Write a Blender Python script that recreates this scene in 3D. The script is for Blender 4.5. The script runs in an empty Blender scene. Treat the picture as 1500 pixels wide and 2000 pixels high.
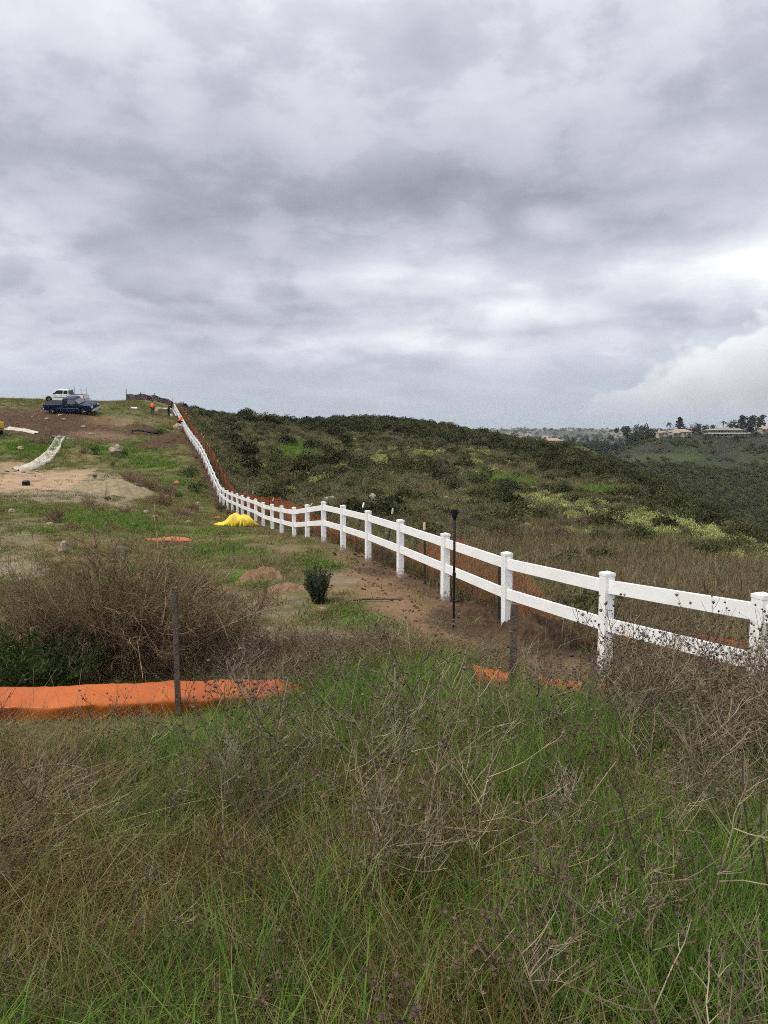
import bpy, bmesh, math, random
import numpy as np
from mathutils import Vector, Matrix, noise as mnoise

R = math.radians
rng = np.random.default_rng(11)
random.seed(5)
scene = bpy.context.scene
COL = scene.collection

# ------------------------------------------------------------------ camera
ZC = 1.6                                   # eye height above the ground the photographer stands on
FPX, TH = 1500.0, math.atan(150 / 1500.0)  # focal length in photo pixels, downward pitch
cam_d = bpy.data.cameras.new("camera")
cam_d.sensor_fit = 'VERTICAL'
cam_d.sensor_height = 36.0
cam_d.lens = 36.0 * FPX / 2000.0
cam_d.clip_start = 0.05
cam_d.clip_end = 30000
cam = bpy.data.objects.new("camera", cam_d)
COL.objects.link(cam)
cam.location = (0, 0, ZC)
cam.rotation_euler = (math.pi / 2 - TH, 0, 0)
scene.camera = cam

# ------------------------------------------------------------------ light
SUN_EL, SUN_AZ = 50.0, -125.0              # degrees; azimuth measured from straight ahead, clockwise
sun_d = bpy.data.lights.new("sun", 'SUN')
sun_d.energy = 1.5
sun_d.angle = R(24)
sun_d.color = (1.0, 0.94, 0.84)
sun = bpy.data.objects.new("sun", sun_d)
COL.objects.link(sun)
sdir = Vector((math.sin(R(SUN_AZ)) * math.cos(R(SUN_EL)), math.cos(R(SUN_AZ)) * math.cos(R(SUN_EL)), math.sin(R(SUN_EL))))
sun.rotation_euler = sdir.to_track_quat('Z', 'Y').to_euler()
sun.location = (0, 0, 60)

scene.view_settings.view_transform = 'Standard'
scene.view_settings.look = 'None'
scene.view_settings.gamma = 1.0
scene.view_settings.exposure = 1.1
scene.view_settings.use_curve_mapping = False
scene.cycles.max_bounces = 4
scene.cycles.diffuse_bounces = 2
scene.cycles.use_adaptive_sampling = True
scene.cycles.adaptive_threshold = 0.05
scene.cycles.adaptive_min_samples = 26
scene.cycles.glossy_bounces = 2
scene.cycles.transmission_bounces = 3
scene.cycles.transparent_max_bounces = 8
scene.cycles.volume_bounces = 0
scene.cycles.sample_clamp_indirect = 5
scene.cycles.filter_width = 0.95
scene.cycles.use_denoising = False      # keeps the fine stems and leaves crisp; what noise is left reads as film grain


class NT:
    """small helper to write node trees as expressions"""
    def __init__(s, tree):
        s.t = tree
        tree.nodes.clear()

    def n(s, kind, **kw):
        nd = s.t.nodes.new(kind)
        for k, v in kw.items():
            setattr(nd, k, v)
        return nd

    def put(s, sock, v):
        if hasattr(v, 'links') or isinstance(v, bpy.types.NodeSocket):
            s.t.links.new(v, sock)
        else:
            sock.default_value = v

    def m(s, op, a, b=None, c=None, clamp=False):
        nd = s.n('ShaderNodeMath', operation=op, use_clamp=clamp)
        s.put(nd.inputs[0], a)
        if b is not None: s.put(nd.inputs[1], b)
        if c is not None: s.put(nd.inputs[2], c)
        return nd.outputs[0]

    def vm(s, op, a, b=None, scale=None):
        nd = s.n('ShaderNodeVectorMath', operation=op)
        s.put(nd.inputs[0], a)
        if b is not None: s.put(nd.inputs[1], b)
        if scale is not None: s.put(nd.inputs['Scale'], scale)
        return nd.outputs[0]

    def sstep(s, lo, hi, x, to0=0.0, to1=1.0):
        nd = s.n('ShaderNodeMapRange', interpolation_type='SMOOTHSTEP')
        s.put(nd.inputs[0], x); s.put(nd.inputs[1], lo); s.put(nd.inputs[2], hi)
        s.put(nd.inputs[3], to0); s.put(nd.inputs[4], to1)
        return nd.outputs[0]

    def noise(s, vec, scale, detail=4, rough=0.55, dist=0.0, w=None, dim='3D'):
        nd = s.n('ShaderNodeTexNoise', noise_dimensions=dim)
        if w is not None: vec = s.vm('ADD', vec, (w, w * 1.7, w * 0.6))
        if vec is not None: s.put(nd.inputs['Vector'], vec)
        s.put(nd.inputs['Scale'], scale); nd.inputs['Detail'].default_value = detail
        nd.inputs['Roughness'].default_value = rough; nd.inputs['Distortion'].default_value = dist
        return nd.outputs[0]

    def mixc(s, fac, a, b, blend='MIX'):
        nd = s.n('ShaderNodeMix', data_type='RGBA', blend_type=blend)
        s.put(nd.inputs[0], fac)
        s.put(nd.inputs[6], a if not isinstance(a, tuple) else (*a[:3], 1))
        s.put(nd.inputs[7], b if not isinstance(b, tuple) else (*b[:3], 1))
        return nd.outputs[2]

    def ramp(s, fac, stops, interp='LINEAR'):
        nd = s.n('ShaderNodeValToRGB')
        cr = nd.color_ramp
        cr.interpolation = interp
        while len(cr.elements) < len(stops): cr.elements.new(0.5)
        for e, (p, c) in zip(cr.elements, stops):
            e.position = p
            e.color = (c, c, c, 1) if isinstance(c, (int, float)) else (*c, 1)
        s.put(nd.inputs[0], fac)
        return nd.outputs[0]


# ------------------------------------------------------------------ overcast sky
world = bpy.data.worlds.new("World")
scene.world = world
world.use_nodes = True
world.cycles.sampling_method = 'MANUAL'
world.cycles.sample_map_resolution = 256
w = NT(world.node_tree)
tc = w.n('ShaderNodeTexCoord')
dvec = w.vm('NORMALIZE', tc.outputs['Generated'])
sep = w.n('ShaderNodeSeparateXYZ'); w.put(sep.inputs[0], dvec)
X, Y, Z = sep.outputs
Zp = w.m('MAXIMUM', Z, 0.0)
el = w.m('MULTIPLY', w.m('ARCSINE', Zp), 57.2958)
az = w.m('MULTIPLY', w.m('ARCTAN2', X, Y), 57.2958)
inv = w.m('DIVIDE', 1.0, w.m('ADD', Zp, 0.20))
cmb = w.n('ShaderNodeCombineXYZ')
w.put(cmb.inputs[0], w.m('MULTIPLY', X, inv)); w.put(cmb.inputs[1], w.m('MULTIPLY', Y, inv)); cmb.inputs[2].default_value = 3.7
pl = cmb.outputs[0]                                     # position on a flat cloud layer
warp = w.noise(pl, 1.1, 3, 0.6, 0.0, w=1.5, dim='2D')
nbig = w.noise(pl, 1.0, 6, 0.54, 0.0, w=4.2, dim='2D')
nmid = w.noise(pl, 2.5, 7, 0.58, 0.25, w=8.8, dim='2D')
pv_ = w.n('ShaderNodeCombineXYZ'); w.put(pv_.inputs[0], w.m('MULTIPLY', az, 0.075)); w.put(pv_.inputs[1], w.m('MULTIPLY', el, 0.14))
nfin = w.noise(pv_.outputs[0], 1.6, 7, 0.55, 0.0, w=2.1, dim='2D')      # puffs as they show face on
elw = w.m('ADD', el, w.m('MULTIPLY', w.m('SUBTRACT', warp, 0.5), 9.0))
# luminance of a cloud deck against elevation (brightens towards the zenith as overcast skies do)
base = w.ramp(w.m('DIVIDE', elw, 90.0), [
    (0.00, 0.52), (0.03, 0.57), (0.062, 0.69), (0.09, 0.58), (0.125, 0.74), (0.15, 0.58), (0.19, 0.50),
    (0.235, 0.60), (0.27, 0.71), (0.32, 0.80), (0.45, 0.90), (0.7, 1.0), (1.0, 1.05)])
base = w.m('MULTIPLY', base, 1.0)
con = w.m('ADD', w.m('MULTIPLY', w.m('SUBTRACT', nbig, 0.5), 0.82),
          w.m('ADD', w.m('MULTIPLY', w.m('SUBTRACT', nmid, 0.5), 0.34), w.m('MULTIPLY', w.m('SUBTRACT', nfin, 0.5), 0.38)))
# lumps of the deck with one crisp side each
lump = w.sstep(0.42, 0.58, w.m('ADD', nfin, w.m('MULTIPLY', w.m('SUBTRACT', nmid, 0.5), 0.45)))
con = w.m('ADD', con, w.m('MULTIPLY', w.m('SUBTRACT', lump, 0.5), 0.09))
damp = w.sstep(0.0, 7.0, el, 0.25, 1.0)
lum = w.m('MULTIPLY', base, w.m('ADD', 1.0, w.m('MULTIPLY', con, damp)))


azel = w.n('ShaderNodeCombineXYZ'); w.put(azel.inputs[0], az); w.put(azel.inputs[1], el)
rag = w.m('MULTIPLY', w.m('SUBTRACT', nmid, 0.5), 1.5)


def lobe(a0, e0, ra, re, amp):
    """a soft patch of thinner or thicker cloud, ragged by the cloud noise"""
    q = w.vm('MULTIPLY', w.vm('SUBTRACT', azel.outputs[0], (a0, e0, 0)), (1 / ra, 1 / re, 0))
    ln = w.n('ShaderNodeVectorMath', operation='LENGTH'); w.put(ln.inputs[0], q)
    return w.sstep(1.0, 0.0, w.m('ADD', ln.outputs['Value'], rag), 0.0, amp)


for args in [(10.5, 8.8, 7, 1.6, 0.22), (2.5, 11.0, 9, 1.5, 0.20), (27, 10.8, 12, 3.6, 0.36), (12, 14.6, 3, 1.6, 0.18), (-14, 12.0, 8, 2.2, 0.12), (21, 18.5, 8, 2.4, 0.12),
             (3, 16.2, 19, 3.4, -0.07), (-17, 8.6, 13, 1.5, -0.08), (20, 21.5, 10, 3, -0.06)]:
    lum = w.m('ADD', lum, lobe(*args))
lum = w.m('MAXIMUM', lum, 0.16)
tint = w.ramp(lum, [(0.15, (0.875, 0.935, 1.105)), (0.50, (0.895, 0.95, 1.09)), (0.80, (0.945, 0.98, 1.05)), (1.0, (1.0, 1.0, 1.0))])
sky = w.vm('SCALE', tint, scale=lum)
# bluer, flatter air near the horizon
hz = w.sstep(7.5, 0.0, el, 0.0, 0.7)
sky = w.mixc(hz, sky, (0.46, 0.535, 0.64))
# a bank of cumulus towards the bright side of the sky
c2 = w.n('ShaderNodeCombineXYZ'); w.put(c2.inputs[0], w.m('MULTIPLY', az, 0.8)); w.put(c2.inputs[1], el); c2.inputs[2].default_value = 0.3


def billow(scale, off):
    v = w.n('ShaderNodeTexVoronoi', feature='SMOOTH_F1', voronoi_dimensions='2D')
    nz = w.n('ShaderNodeTexNoise', noise_dimensions='2D'); w.put(nz.inputs['Vector'], c2.outputs[0]); nz.inputs['Scale'].default_value = scale * 1.6; nz.inputs['Detail'].default_value = 2
    w.put(v.inputs['Vector'], w.vm('ADD', w.vm('ADD', c2.outputs[0], (off, off * 2, 0)), w.vm('SCALE', nz.outputs['Color'], scale=0.35 / scale)))
    v.inputs['Scale'].default_value = scale
    v.inputs['Smoothness'].default_value = 0.25
    return v.outputs['Distance']


bil = w.m('ADD', w.m('MULTIPLY', billow(0.36, 0.3), 2.5), w.m('MULTIPLY', billow(1.05, 5.0), 0.8))
edge = w.m('MINIMUM', w.m('MULTIPLY', w.m('SUBTRACT', az, 8.6), 0.52), 13.0)
edge = w.m('MULTIPLY', edge, w.sstep(70, 38, az))
depth = w.m('SUBTRACT', w.m('SUBTRACT', w.m('ADD', edge, 0.5), bil), el)
cm = w.m('MULTIPLY', w.sstep(-0.06, 0.6, depth), w.m('MULTIPLY', w.sstep(0.3, 3.4, el), w.sstep(9, 24, az, 0.35, 1.0)))
clum = w.m('ADD', w.m('SUBTRACT', w.sstep(0.0, 5.0, depth, 1.08, 0.66), w.m('MULTIPLY', bil, 0.06)), w.m('MULTIPLY', w.m('SUBTRACT', nfin, 0.5), 0.25))
clum = w.m('MULTIPLY', clum, w.sstep(12, 25, az, 0.72, 1.0))
ccol = w.vm('SCALE', (0.985, 0.985, 0.995), scale=clum)
sky = w.mixc(w.m('MULTIPLY', cm, 0.72), sky, ccol)
# clear sky shows faintly through the deck
nis = w.n('ShaderNodeTexSky', sky_type='NISHITA')
nis.sun_disc = False
nis.sun_elevation = R(SUN_EL)
nis.sun_rotation = R(SUN_AZ)
nisc = w.vm('SCALE', nis.outputs[0], scale=0.10)
sky = w.mixc(0.06, sky, nisc)
bg = w.n('ShaderNodeBackground')
SKY_STRENGTH = 0.5
w.put(bg.inputs[0], sky); bg.inputs[1].default_value = SKY_STRENGTH
wo = w.n('ShaderNodeOutputWorld')
w.put(wo.inputs[0], bg.outputs[0])

# ------------------------------------------------------------------ projection helpers (photo pixels <-> world)
CT, ST = math.cos(TH), math.sin(TH)


def ray(u, v):
    x = (np.asarray(u, float) - 750) / FPX
    yu = (1000 - np.asarray(v, float)) / FPX
    return x, CT + yu * ST, -ST + yu * CT


def P(u, v, d):
    X_, Y_, Z_ = ray(u, v)
    t = np.asarray(d, float) / Y_
    return np.stack(np.broadcast_arrays(X_ * t, Y_ * t, ZC + Z_ * t), -1)


def proj(x, y, z):
    zz = z - ZC
    dep = np.maximum(y * CT - zz * ST, 0.05)
    return 750 + FPX * x / dep, 1000 - FPX * (y * ST + zz * CT) / dep


# ------------------------------------------------------------------ noise
def _hash(ix, iy, seed):
    h = (ix.astype(np.int64) * 374761393 + iy.astype(np.int64) * 668265263 + seed * 974634721) & 0xffffffff
    h = ((h ^ (h >> 13)) * 1274126177) & 0xffffffff
    return ((h ^ (h >> 16)) & 0xffff) / 65535.0


def vnoise(x, y, seed=0):
    x = np.asarray(x, float); y = np.asarray(y, float)
    ix = np.floor(x); iy = np.floor(y)
    fx = x - ix; fy = y - iy
    fx = fx * fx * (3 - 2 * fx); fy = fy * fy * (3 - 2 * fy)
    a = _hash(ix, iy, seed); b = _hash(ix + 1, iy, seed); c = _hash(ix, iy + 1, seed); d = _hash(ix + 1, iy + 1, seed)
    return (a * (1 - fx) + b * fx) * (1 - fy) + (c * (1 - fx) + d * fx) * fy


def fbm(x, y, seed=0, oct=4):
    s, a, t = 0.0, 0.5, 0.0
    for i in range(oct):
        s = s + a * vnoise(x * 2 ** i, y * 2 ** i, seed + i * 7)
        t += a; a *= 0.5
    return s / t


# ------------------------------------------------------------------ fence survey: plan line and rail profile
FT = np.array([(1490, 1163), (1186, 1120), (990, 1080), (870, 1043), (782, 1016), (719, 998.6), (670, 988), (632, 981), (600, 986), (574, 992),
               (550, 988.5), (531, 985.4), (514, 981.8), (499, 975), (485, 971.4), (473, 967.8), (463, 964.4), (453, 960.8), (444, 958), (436, 953),
               (430, 947.6), (424.5, 936), (411, 906), (400.7, 881.7), (391, 864), (379, 848.4), (368.7, 834), (357, 813.3), (344.4, 789)], float)
FALPHA = math.atan((750 - 274) / FPX)
FDIR = np.array([-math.sin(FALPHA), math.cos(FALPHA)])          # along the fence, away from the camera
FNRM = np.array([math.cos(FALPHA), math.sin(FALPHA)])           # to the far (right) side of it
FD = 8393.0 / (FT[:, 0] - 274)
FPT = P(FT[:, 0], FT[:, 1], FD)                                 # post tops
_o = np.array([np.mean(FPT[:, 0] - FDIR[0] / FDIR[1] * FPT[:, 1]), 0.0])   # where the line crosses y=0


def fence_xy(y, off=0.0):
    x = _o[0] + FDIR[0] / FDIR[1] * np.asarray(y, float)
    return x + FNRM[0] * off, np.asarray(y, float) + FNRM[1] * off


def fence_top(y):
    return np.interp(y, FPT[:, 1], FPT[:, 2])


# ------------------------------------------------------------------ terrain heights
def rbf_fit(pts, sa=2.6, c=4.0, lam=1e-4):
    pts = np.asarray(pts, float)
    A = np.stack([sa * pts[:, 0] / (pts[:, 1] + c), np.log(pts[:, 1] + c)], 1)
    e = (pts[:, 2] - ZC) / (pts[:, 1] + c)
    n = len(A)
    r = np.sqrt(((A[:, None] - A[None]) ** 2).sum(-1))
    K = np.where(r > 0, r * r * np.log(np.maximum(r, 1e-9)), 0) + lam * np.eye(n)
    Q = np.concatenate([np.ones((n, 1)), A], 1)
    M = np.zeros((n + 3, n + 3)); M[:n, :n] = K; M[:n, n:] = Q; M[n:, :n] = Q.T
    sol = np.linalg.solve(M, np.concatenate([e, np.zeros(3)]))
    return A, sol[:n], sol[n:], sa, c


def rbf_eval(fit, x, y):
    A, wts, q, sa, c = fit
    x = np.asarray(x, float); y = np.maximum(np.asarray(y, float), -3.2)
    shp = np.broadcast(x, y).shape
    x = np.broadcast_to(x, shp).ravel(); y = np.broadcast_to(y, shp).ravel()
    out = np.empty(x.size)
    for i in range(0, x.size, 60000):
        xs, ys = x[i:i + 60000], y[i:i + 60000]
        a = sa * xs / (ys + c); s = np.log(ys + c)
        r2 = (a[:, None] - A[None, :, 0]) ** 2 + (s[:, None] - A[None, :, 1]) ** 2
        k = 0.5 * r2 * np.log(np.maximum(r2, 1e-12))
        out[i:i + 60000] = ZC + (k @ wts + q[0] + q[1] * a + q[2] * s) * (ys + c)
    return out.reshape(shp)


CP = []
for (x, y, z) in [(-0.8, -3, -1.55), (0.8, -3, -1.55), (-2, 0, -1.6), (0, 0, -1.6), (2, 0, -1.6), (-3, 2, -1.7), (0, 2, -1.7), (3, 2, -1.75), (-4.5, 4, -2.0), (-1.5, 4, -2.0),
                  (1.5, 4, -2.02), (4.5, 4, -2.1)]:
    CP.append((x, y, ZC + z))
for i in range(len(FT)):
    h = 1.25
    if 8 <= i <= 13: h = 1.07
    CP.append((FPT[i, 0], FPT[i, 1], FPT[i, 2] - h))


def col(u, lst):
    for d, z in lst:
        dep = d * CT - z * ST
        CP.append(((u - 750) / FPX * dep, d, ZC + z))


def colv(u, lst, drop=0.0):
    for v, d in lst:
        p = P(u, v, d)
        CP.append((p[0], p[1], p[2] - drop))


for u in (-420, 20):
    col(u, [(7, -2.5), (9, -2.8), (12.5, -3.0), (19, -3.0), (30, -3.1), (42, -3.42), (48, -3.38), (56, -3.12), (65, -2.95), (72, -1.55), (80, -0.2), (86, 1.5), (92, 3.05), (100, 4.3), (112, 5.3), (140, 5.2), (200, 1), (330, -14)])
col(170, [(7, -2.5), (9, -2.82), (13, -3.0), (19, -3.05), (30, -3.2), (42, -3.5), (48, -3.4), (56, -3.1), (65, -2.9), (72, -1.7), (80, -0.4), (86, 1.0), (92, 2.9), (99, 4.05), (112, 4.7), (140, 4.6), (200, 0), (330, -16)])
col(310, [(7, -2.5), (9, -2.82), (15, -3.0), (24, -3.42), (35, -3.9), (50, -3.95), (62, -3.05), (75, -1.45), (90, 0.8), (105, 3.0), (118, 4.6), (130, 5.6), (150, 5.7), (200, 1), (330, -16)])
col(500, [(8, -2.68), (10.5, -2.9), (15, -3.05), (20, -3.2), (26, -3.45)])
colv(500, [(960, 62), (930, 80), (895, 102), (850, 135), (811, 168)], 0.9)
colv(500, [(822, 200), (870, 300)], 3)
colv(700, [(1040, 28), (1000, 40), (970, 55), (940, 75), (900, 105), (862, 145), (826, 190)], 0.3)
colv(700, [(813, 215)], 2.2); colv(700, [(840, 260), (900, 330)], 4)
colv(860, [(1095, 22), (1050, 32), (1005, 46), (965, 66), (930, 92), (890, 128), (850, 175)], 0.4)
colv(860, [(820, 215)], 2.6); colv(860, [(840, 260), (900, 330)], 6)
colv(1000, [(1150, 18), (1100, 25), (1050, 37), (1005, 54), (962, 77), (925, 105), (888, 145)], 0.3)
colv(1000, [(850, 205)], 2.4); colv(1000, [(880, 260), (960, 330)], 6)
colv(1150, [(1200, 14), (1140, 20), (1085, 31), (1035, 48), (995, 70), (958, 98), (920, 135)], 0.2)
colv(1150, [(890, 178)], 1.5); colv(1150, [(960, 240), (1050, 320)], 8)
colv(1300, [(1250, 11.3), (1180, 16), (1120, 24), (1070, 37), (1035, 55), (1005, 77), (978, 108)], 0.1)
colv(1300, [(951, 145)], 1.4); colv(1300, [(1040, 210), (1120, 300)], 8)
colv(1400, [(1270, 10.2), (1200, 15), (1140, 22), (1092, 35), (1058, 54), (1032, 80)], 0.0)
colv(1400, [(1009, 116)], 1.3); colv(1400, [(1100, 180), (1180, 280)], 8)
colv(1500, [(1300, 10), (1220, 15), (1160, 22), (1112, 35), (1085, 54)], 0.0)
colv(1500, [(1063, 92)], 1.2); colv(1500, [(1150, 150), (1230, 260)], 8)
colv(1800, [(1300, 10), (1230, 15), (1180, 22), (1145, 35), (1130, 54), (1125, 85), (1200, 150), (1260, 260)], 0.0)
NEAR = rbf_fit(CP)


def bump(x, y):
    d = np.maximum(y, 1.0)
    b = 0.10 * (fbm(x * 0.45, y * 0.45, 3, 3) - 0.5) * np.clip(d / 10, 0.3, 1)
    b = b + 0.05 * (fbm(x * 2.2, y * 2.2, 9, 3) - 0.5)
    b = b + 0.9 * (fbm(x * 0.07, y * 0.07, 5, 3) - 0.5) * np.clip((d - 50) / 90, 0, 1)
    return b


def H(x, y):
    return rbf_eval(NEAR, x, y) + bump(np.asarray(x, float), np.asarray(y, float))


FARP = []
for u, lst in {1000: [(1000, 300), (905, 420), (905, 520), (910, 700)], 1075: [(1000, 300), (905, 370), (871, 405), (890, 500), (905, 700)],
               1140: [(1000, 300), (945, 340), (900, 400), (873, 440), (893, 500), (905, 700)], 1200: [(1010, 310), (945, 365), (905, 430), (892, 520), (900, 700)],
               1250: [(1020, 310), (945, 395), (910, 450), (884, 505), (868, 560), (900, 760)], 1300: [(1030, 300), (955, 390), (905, 465), (872, 520), (854, 556), (856, 600), (905, 800)],
               1400: [(1075, 290), (985, 370), (922, 450), (882, 510), (855, 545), (853, 600), (905, 800)], 1500: [(1115, 280), (1010, 360), (935, 440), (892, 500), (858, 545), (850, 610), (905, 800)],
               1750: [(1150, 280), (1020, 360), (945, 440), (895, 500), (855, 545), (845, 610), (905, 800)]}.items():
    for v, d in lst:
        FARP.append(tuple(P(u, v, d)))
FAR = rbf_fit(FARP)


def HF(x, y):
    gul = fbm(x * 0.016, y * 0.010, 21, 4) - 0.5
    return rbf_eval(FAR, x, y) + 5.0 * gul * np.clip((545 - y) / 120, 0, 1) + 1.2 * (fbm(x * 0.05, y * 0.05, 33, 3) - 0.5)


def HD(x, y):
    z = np.interp(y, [500, 700, 900, 1500, 2300, 3200, 4600, 6500], [-34, -20, -19, -16, -6, 10, 28, 26])
    a = x / y
    return ZC + z + (fbm(a * 9, np.log(y) * 5, 40, 4) - 0.5) * np.clip(y / 80, 0, 30) * np.clip((y - 1300) / 1500, 0.0, 1) * 1.3


_T = np.exp(np.linspace(math.log(1.2), math.log(320), 900))


def hit(u, v, far=False):
    X_, Y_, Z_ = ray(float(u), float(v))
    if far:
        d = np.linspace(260, 640, 600); f = HF
    else:
        d = _T; f = H
    t = d / Y_
    g = f(X_ * t, d) - (ZC + Z_ * t)
    i = np.argmax(g > 0)
    if g[i] <= 0: i = len(d) - 1
    if i > 0:
        k = g[i - 1] / (g[i - 1] - g[i]) if g[i - 1] != g[i] else 0
        dd = d[i - 1] + (d[i] - d[i - 1]) * np.clip(k, 0, 1)
    else:
        dd = d[0]
    x = X_ * dd / Y_
    return np.array([x, dd, float(f(np.array([x]), np.array([dd]))[0])])


def G(u, d, f=None):
    f = f or H
    x = (u - 750) / FPX * d
    for _ in range(4):
        z = float(f(np.array([x]), np.array([float(d)]))[0])
        x = (u - 750) / FPX * (d * CT - (z - ZC) * ST)
    return np.array([x, d, z])


# ------------------------------------------------------------------ mesh + object helpers
def mesh_np(name, V, F, mats=(), smooth=False, midx=None, attrs=None):
    V = np.asarray(V, np.float32); 
    groups = F if isinstance(F, (list, tuple)) and len(F) and isinstance(F[0], np.ndarray) and F[0].ndim == 2 else [np.asarray(F)]
    groups = [g for g in groups if len(g)]
    me = bpy.data.meshes.new(name)
    me.vertices.add(len(V)); me.vertices.foreach_set('co', V.ravel())
    nl = sum(g.size for g in groups); nf = sum(len(g) for g in groups)
    me.loops.add(nl); me.loops.foreach_set('vertex_index', np.concatenate([g.ravel() for g in groups]).astype(np.int32))
    me.polygons.add(nf)
    tot = np.concatenate([np.full(len(g), g.shape[1], np.int32) for g in groups])
    me.polygons.foreach_set('loop_start', np.concatenate([[0], np.cumsum(tot)[:-1]]).astype(np.int32))
    if midx is not None: me.polygons.foreach_set('material_index', np.asarray(midx, np.int32))
    me.update(calc_edges=True)
    me.polygons.foreach_set('use_smooth', np.full(nf, bool(smooth)))
    for m_ in mats: me.materials.append(m_)
    for k, (typ, dom, arr) in (attrs or {}).items():
        at = me.attributes.new(k, typ, dom)
        at.data.foreach_set({'FLOAT_COLOR': 'color', 'FLOAT_VECTOR': 'vector'}.get(typ, 'value'), np.asarray(arr).ravel())
    return me


class MB:
    """collects vertices and faces of one mesh"""
    def __init__(s): s.v, s.f, s.m, s.n = [], [], [], 0

    def add(s, V, F, mi=0):
        V = np.asarray(V, float).reshape(-1, 3)
        s.v.append(V)
        for f in F: s.f.append([i + s.n for i in f]); s.m.append(mi)
        s.n += len(V)
        return s

    def box(s, c, size, rot=None, mi=0, taper=(1, 1)):
        sx, sy, sz = [k / 2 for k in size]
        V = np.array([(x * sx * (taper[0] if z > 0 else 1), y * sy * (taper[1] if z > 0 else 1), z * sz) for z in (-1, 1) for y in (-1, 1) for x in (-1, 1)])
        if rot is not None: V = V @ np.array(rot).T
        return s.add(V + np.asarray(c, float), [(0, 2, 3, 1), (4, 5, 7, 6), (0, 1, 5, 4), (2, 6, 7, 3), (0, 4, 6, 2), (1, 3, 7, 5)], mi)

    def tube(s, pts, rad, n=8, mi=0, cap=True):
        pts = [Vector(p) for p in pts]
        rad = [rad] * len(pts) if np.isscalar(rad) else rad
        V = []
        for i, p in enumerate(pts):
            t = (pts[min(i + 1, len(pts) - 1)] - pts[max(i - 1, 0)]).normalized()
            a = t.cross(Vector((0, 0, 1)) if abs(t.z) < 0.9 else Vector((1, 0, 0))).normalized(); b = t.cross(a)
            V += [p + (a * math.cos(2 * math.pi * k / n) + b * math.sin(2 * math.pi * k / n)) * rad[i] for k in range(n)]
        F = [(i * n + k, i * n + (k + 1) % n, (i + 1) * n + (k + 1) % n, (i + 1) * n + k) for i in range(len(pts) - 1) for k in range(n)]
        if cap: F += [tuple(range(n - 1, -1, -1)), tuple((len(pts) - 1) * n + k for k in range(n))]
        return s.add(V, F, mi)

    def lathe(s, prof, n=16, c=(0, 0, 0), axis='Z', mi=0):
        V = []
        for r, z in prof:
            for k in range(n):
                a = 2 * math.pi * k / n
                p = (r * math.cos(a), r * math.sin(a), z)
                if axis == 'Y': p = (p[0], p[2], p[1])
                V.append(p)
        F = [(i * n + k, i * n + (k + 1) % n, (i + 1) * n + (k + 1) % n, (i + 1) * n + k) for i in range(len(prof) - 1) for k in range(n)]
        F += [tuple(range(n - 1, -1, -1)), tuple((len(prof) - 1) * n + k for k in range(n))]
        return s.add(np.array(V) + np.asarray(c), F, mi)

    def prism(s, poly, y0, y1, mi=0, top_in=None):
        """side profile in x/z swept across y"""
        n = len(poly)
        V = [(x, y0, z) for x, z in poly] + [(x, y1, z) for x, z in poly]
        F = [tuple(range(n)), tuple(range(2 * n - 1, n - 1, -1))] + [(i, i + n, (i + 1) % n + n, (i + 1) % n) for i in range(n)]
        return s.add(V, F, mi)

    def mesh(s, name, mats=(), smooth=False):
        me = bpy.data.meshes.new(name)
        me.from_pydata(np.concatenate(s.v).tolist(), [], s.f)
        for m_ in mats: me.materials.append(m_)
        me.polygons.foreach_set('material_index', s.m)
        bm = bmesh.new(); bm.from_mesh(me); bmesh.ops.recalc_face_normals(bm, faces=bm.faces); bm.to_mesh(me); bm.free()
        if smooth:
            me.polygons.foreach_set('use_smooth', [True] * len(me.polygons))
        return me


def link(name, me, parent=None, loc=None, rot=None, scale=None):
    o = bpy.data.objects.new(name, me)
    COL.objects.link(o)
    if parent is not None: o.parent = parent
    if loc is not None: o.location = [float(k) for k in loc]
    if rot is not None: o.rotation_euler = rot
    if scale is not None: o.scale = scale if not np.isscalar(scale) else (scale,) * 3
    return o


def tag(o, label=None, cat=None, group=None, kind=None):
    if label: o['label'] = label
    if cat: o['category'] = cat
    if group: o['group'] = group
    if kind: o['kind'] = kind
    return o


def bevel(o, wd, seg=2):
    b = o.modifiers.new('bevel', 'BEVEL'); b.width = wd; b.segments = seg; b.limit_method = 'ANGLE'; b.angle_limit = R(35)
    return o


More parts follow.
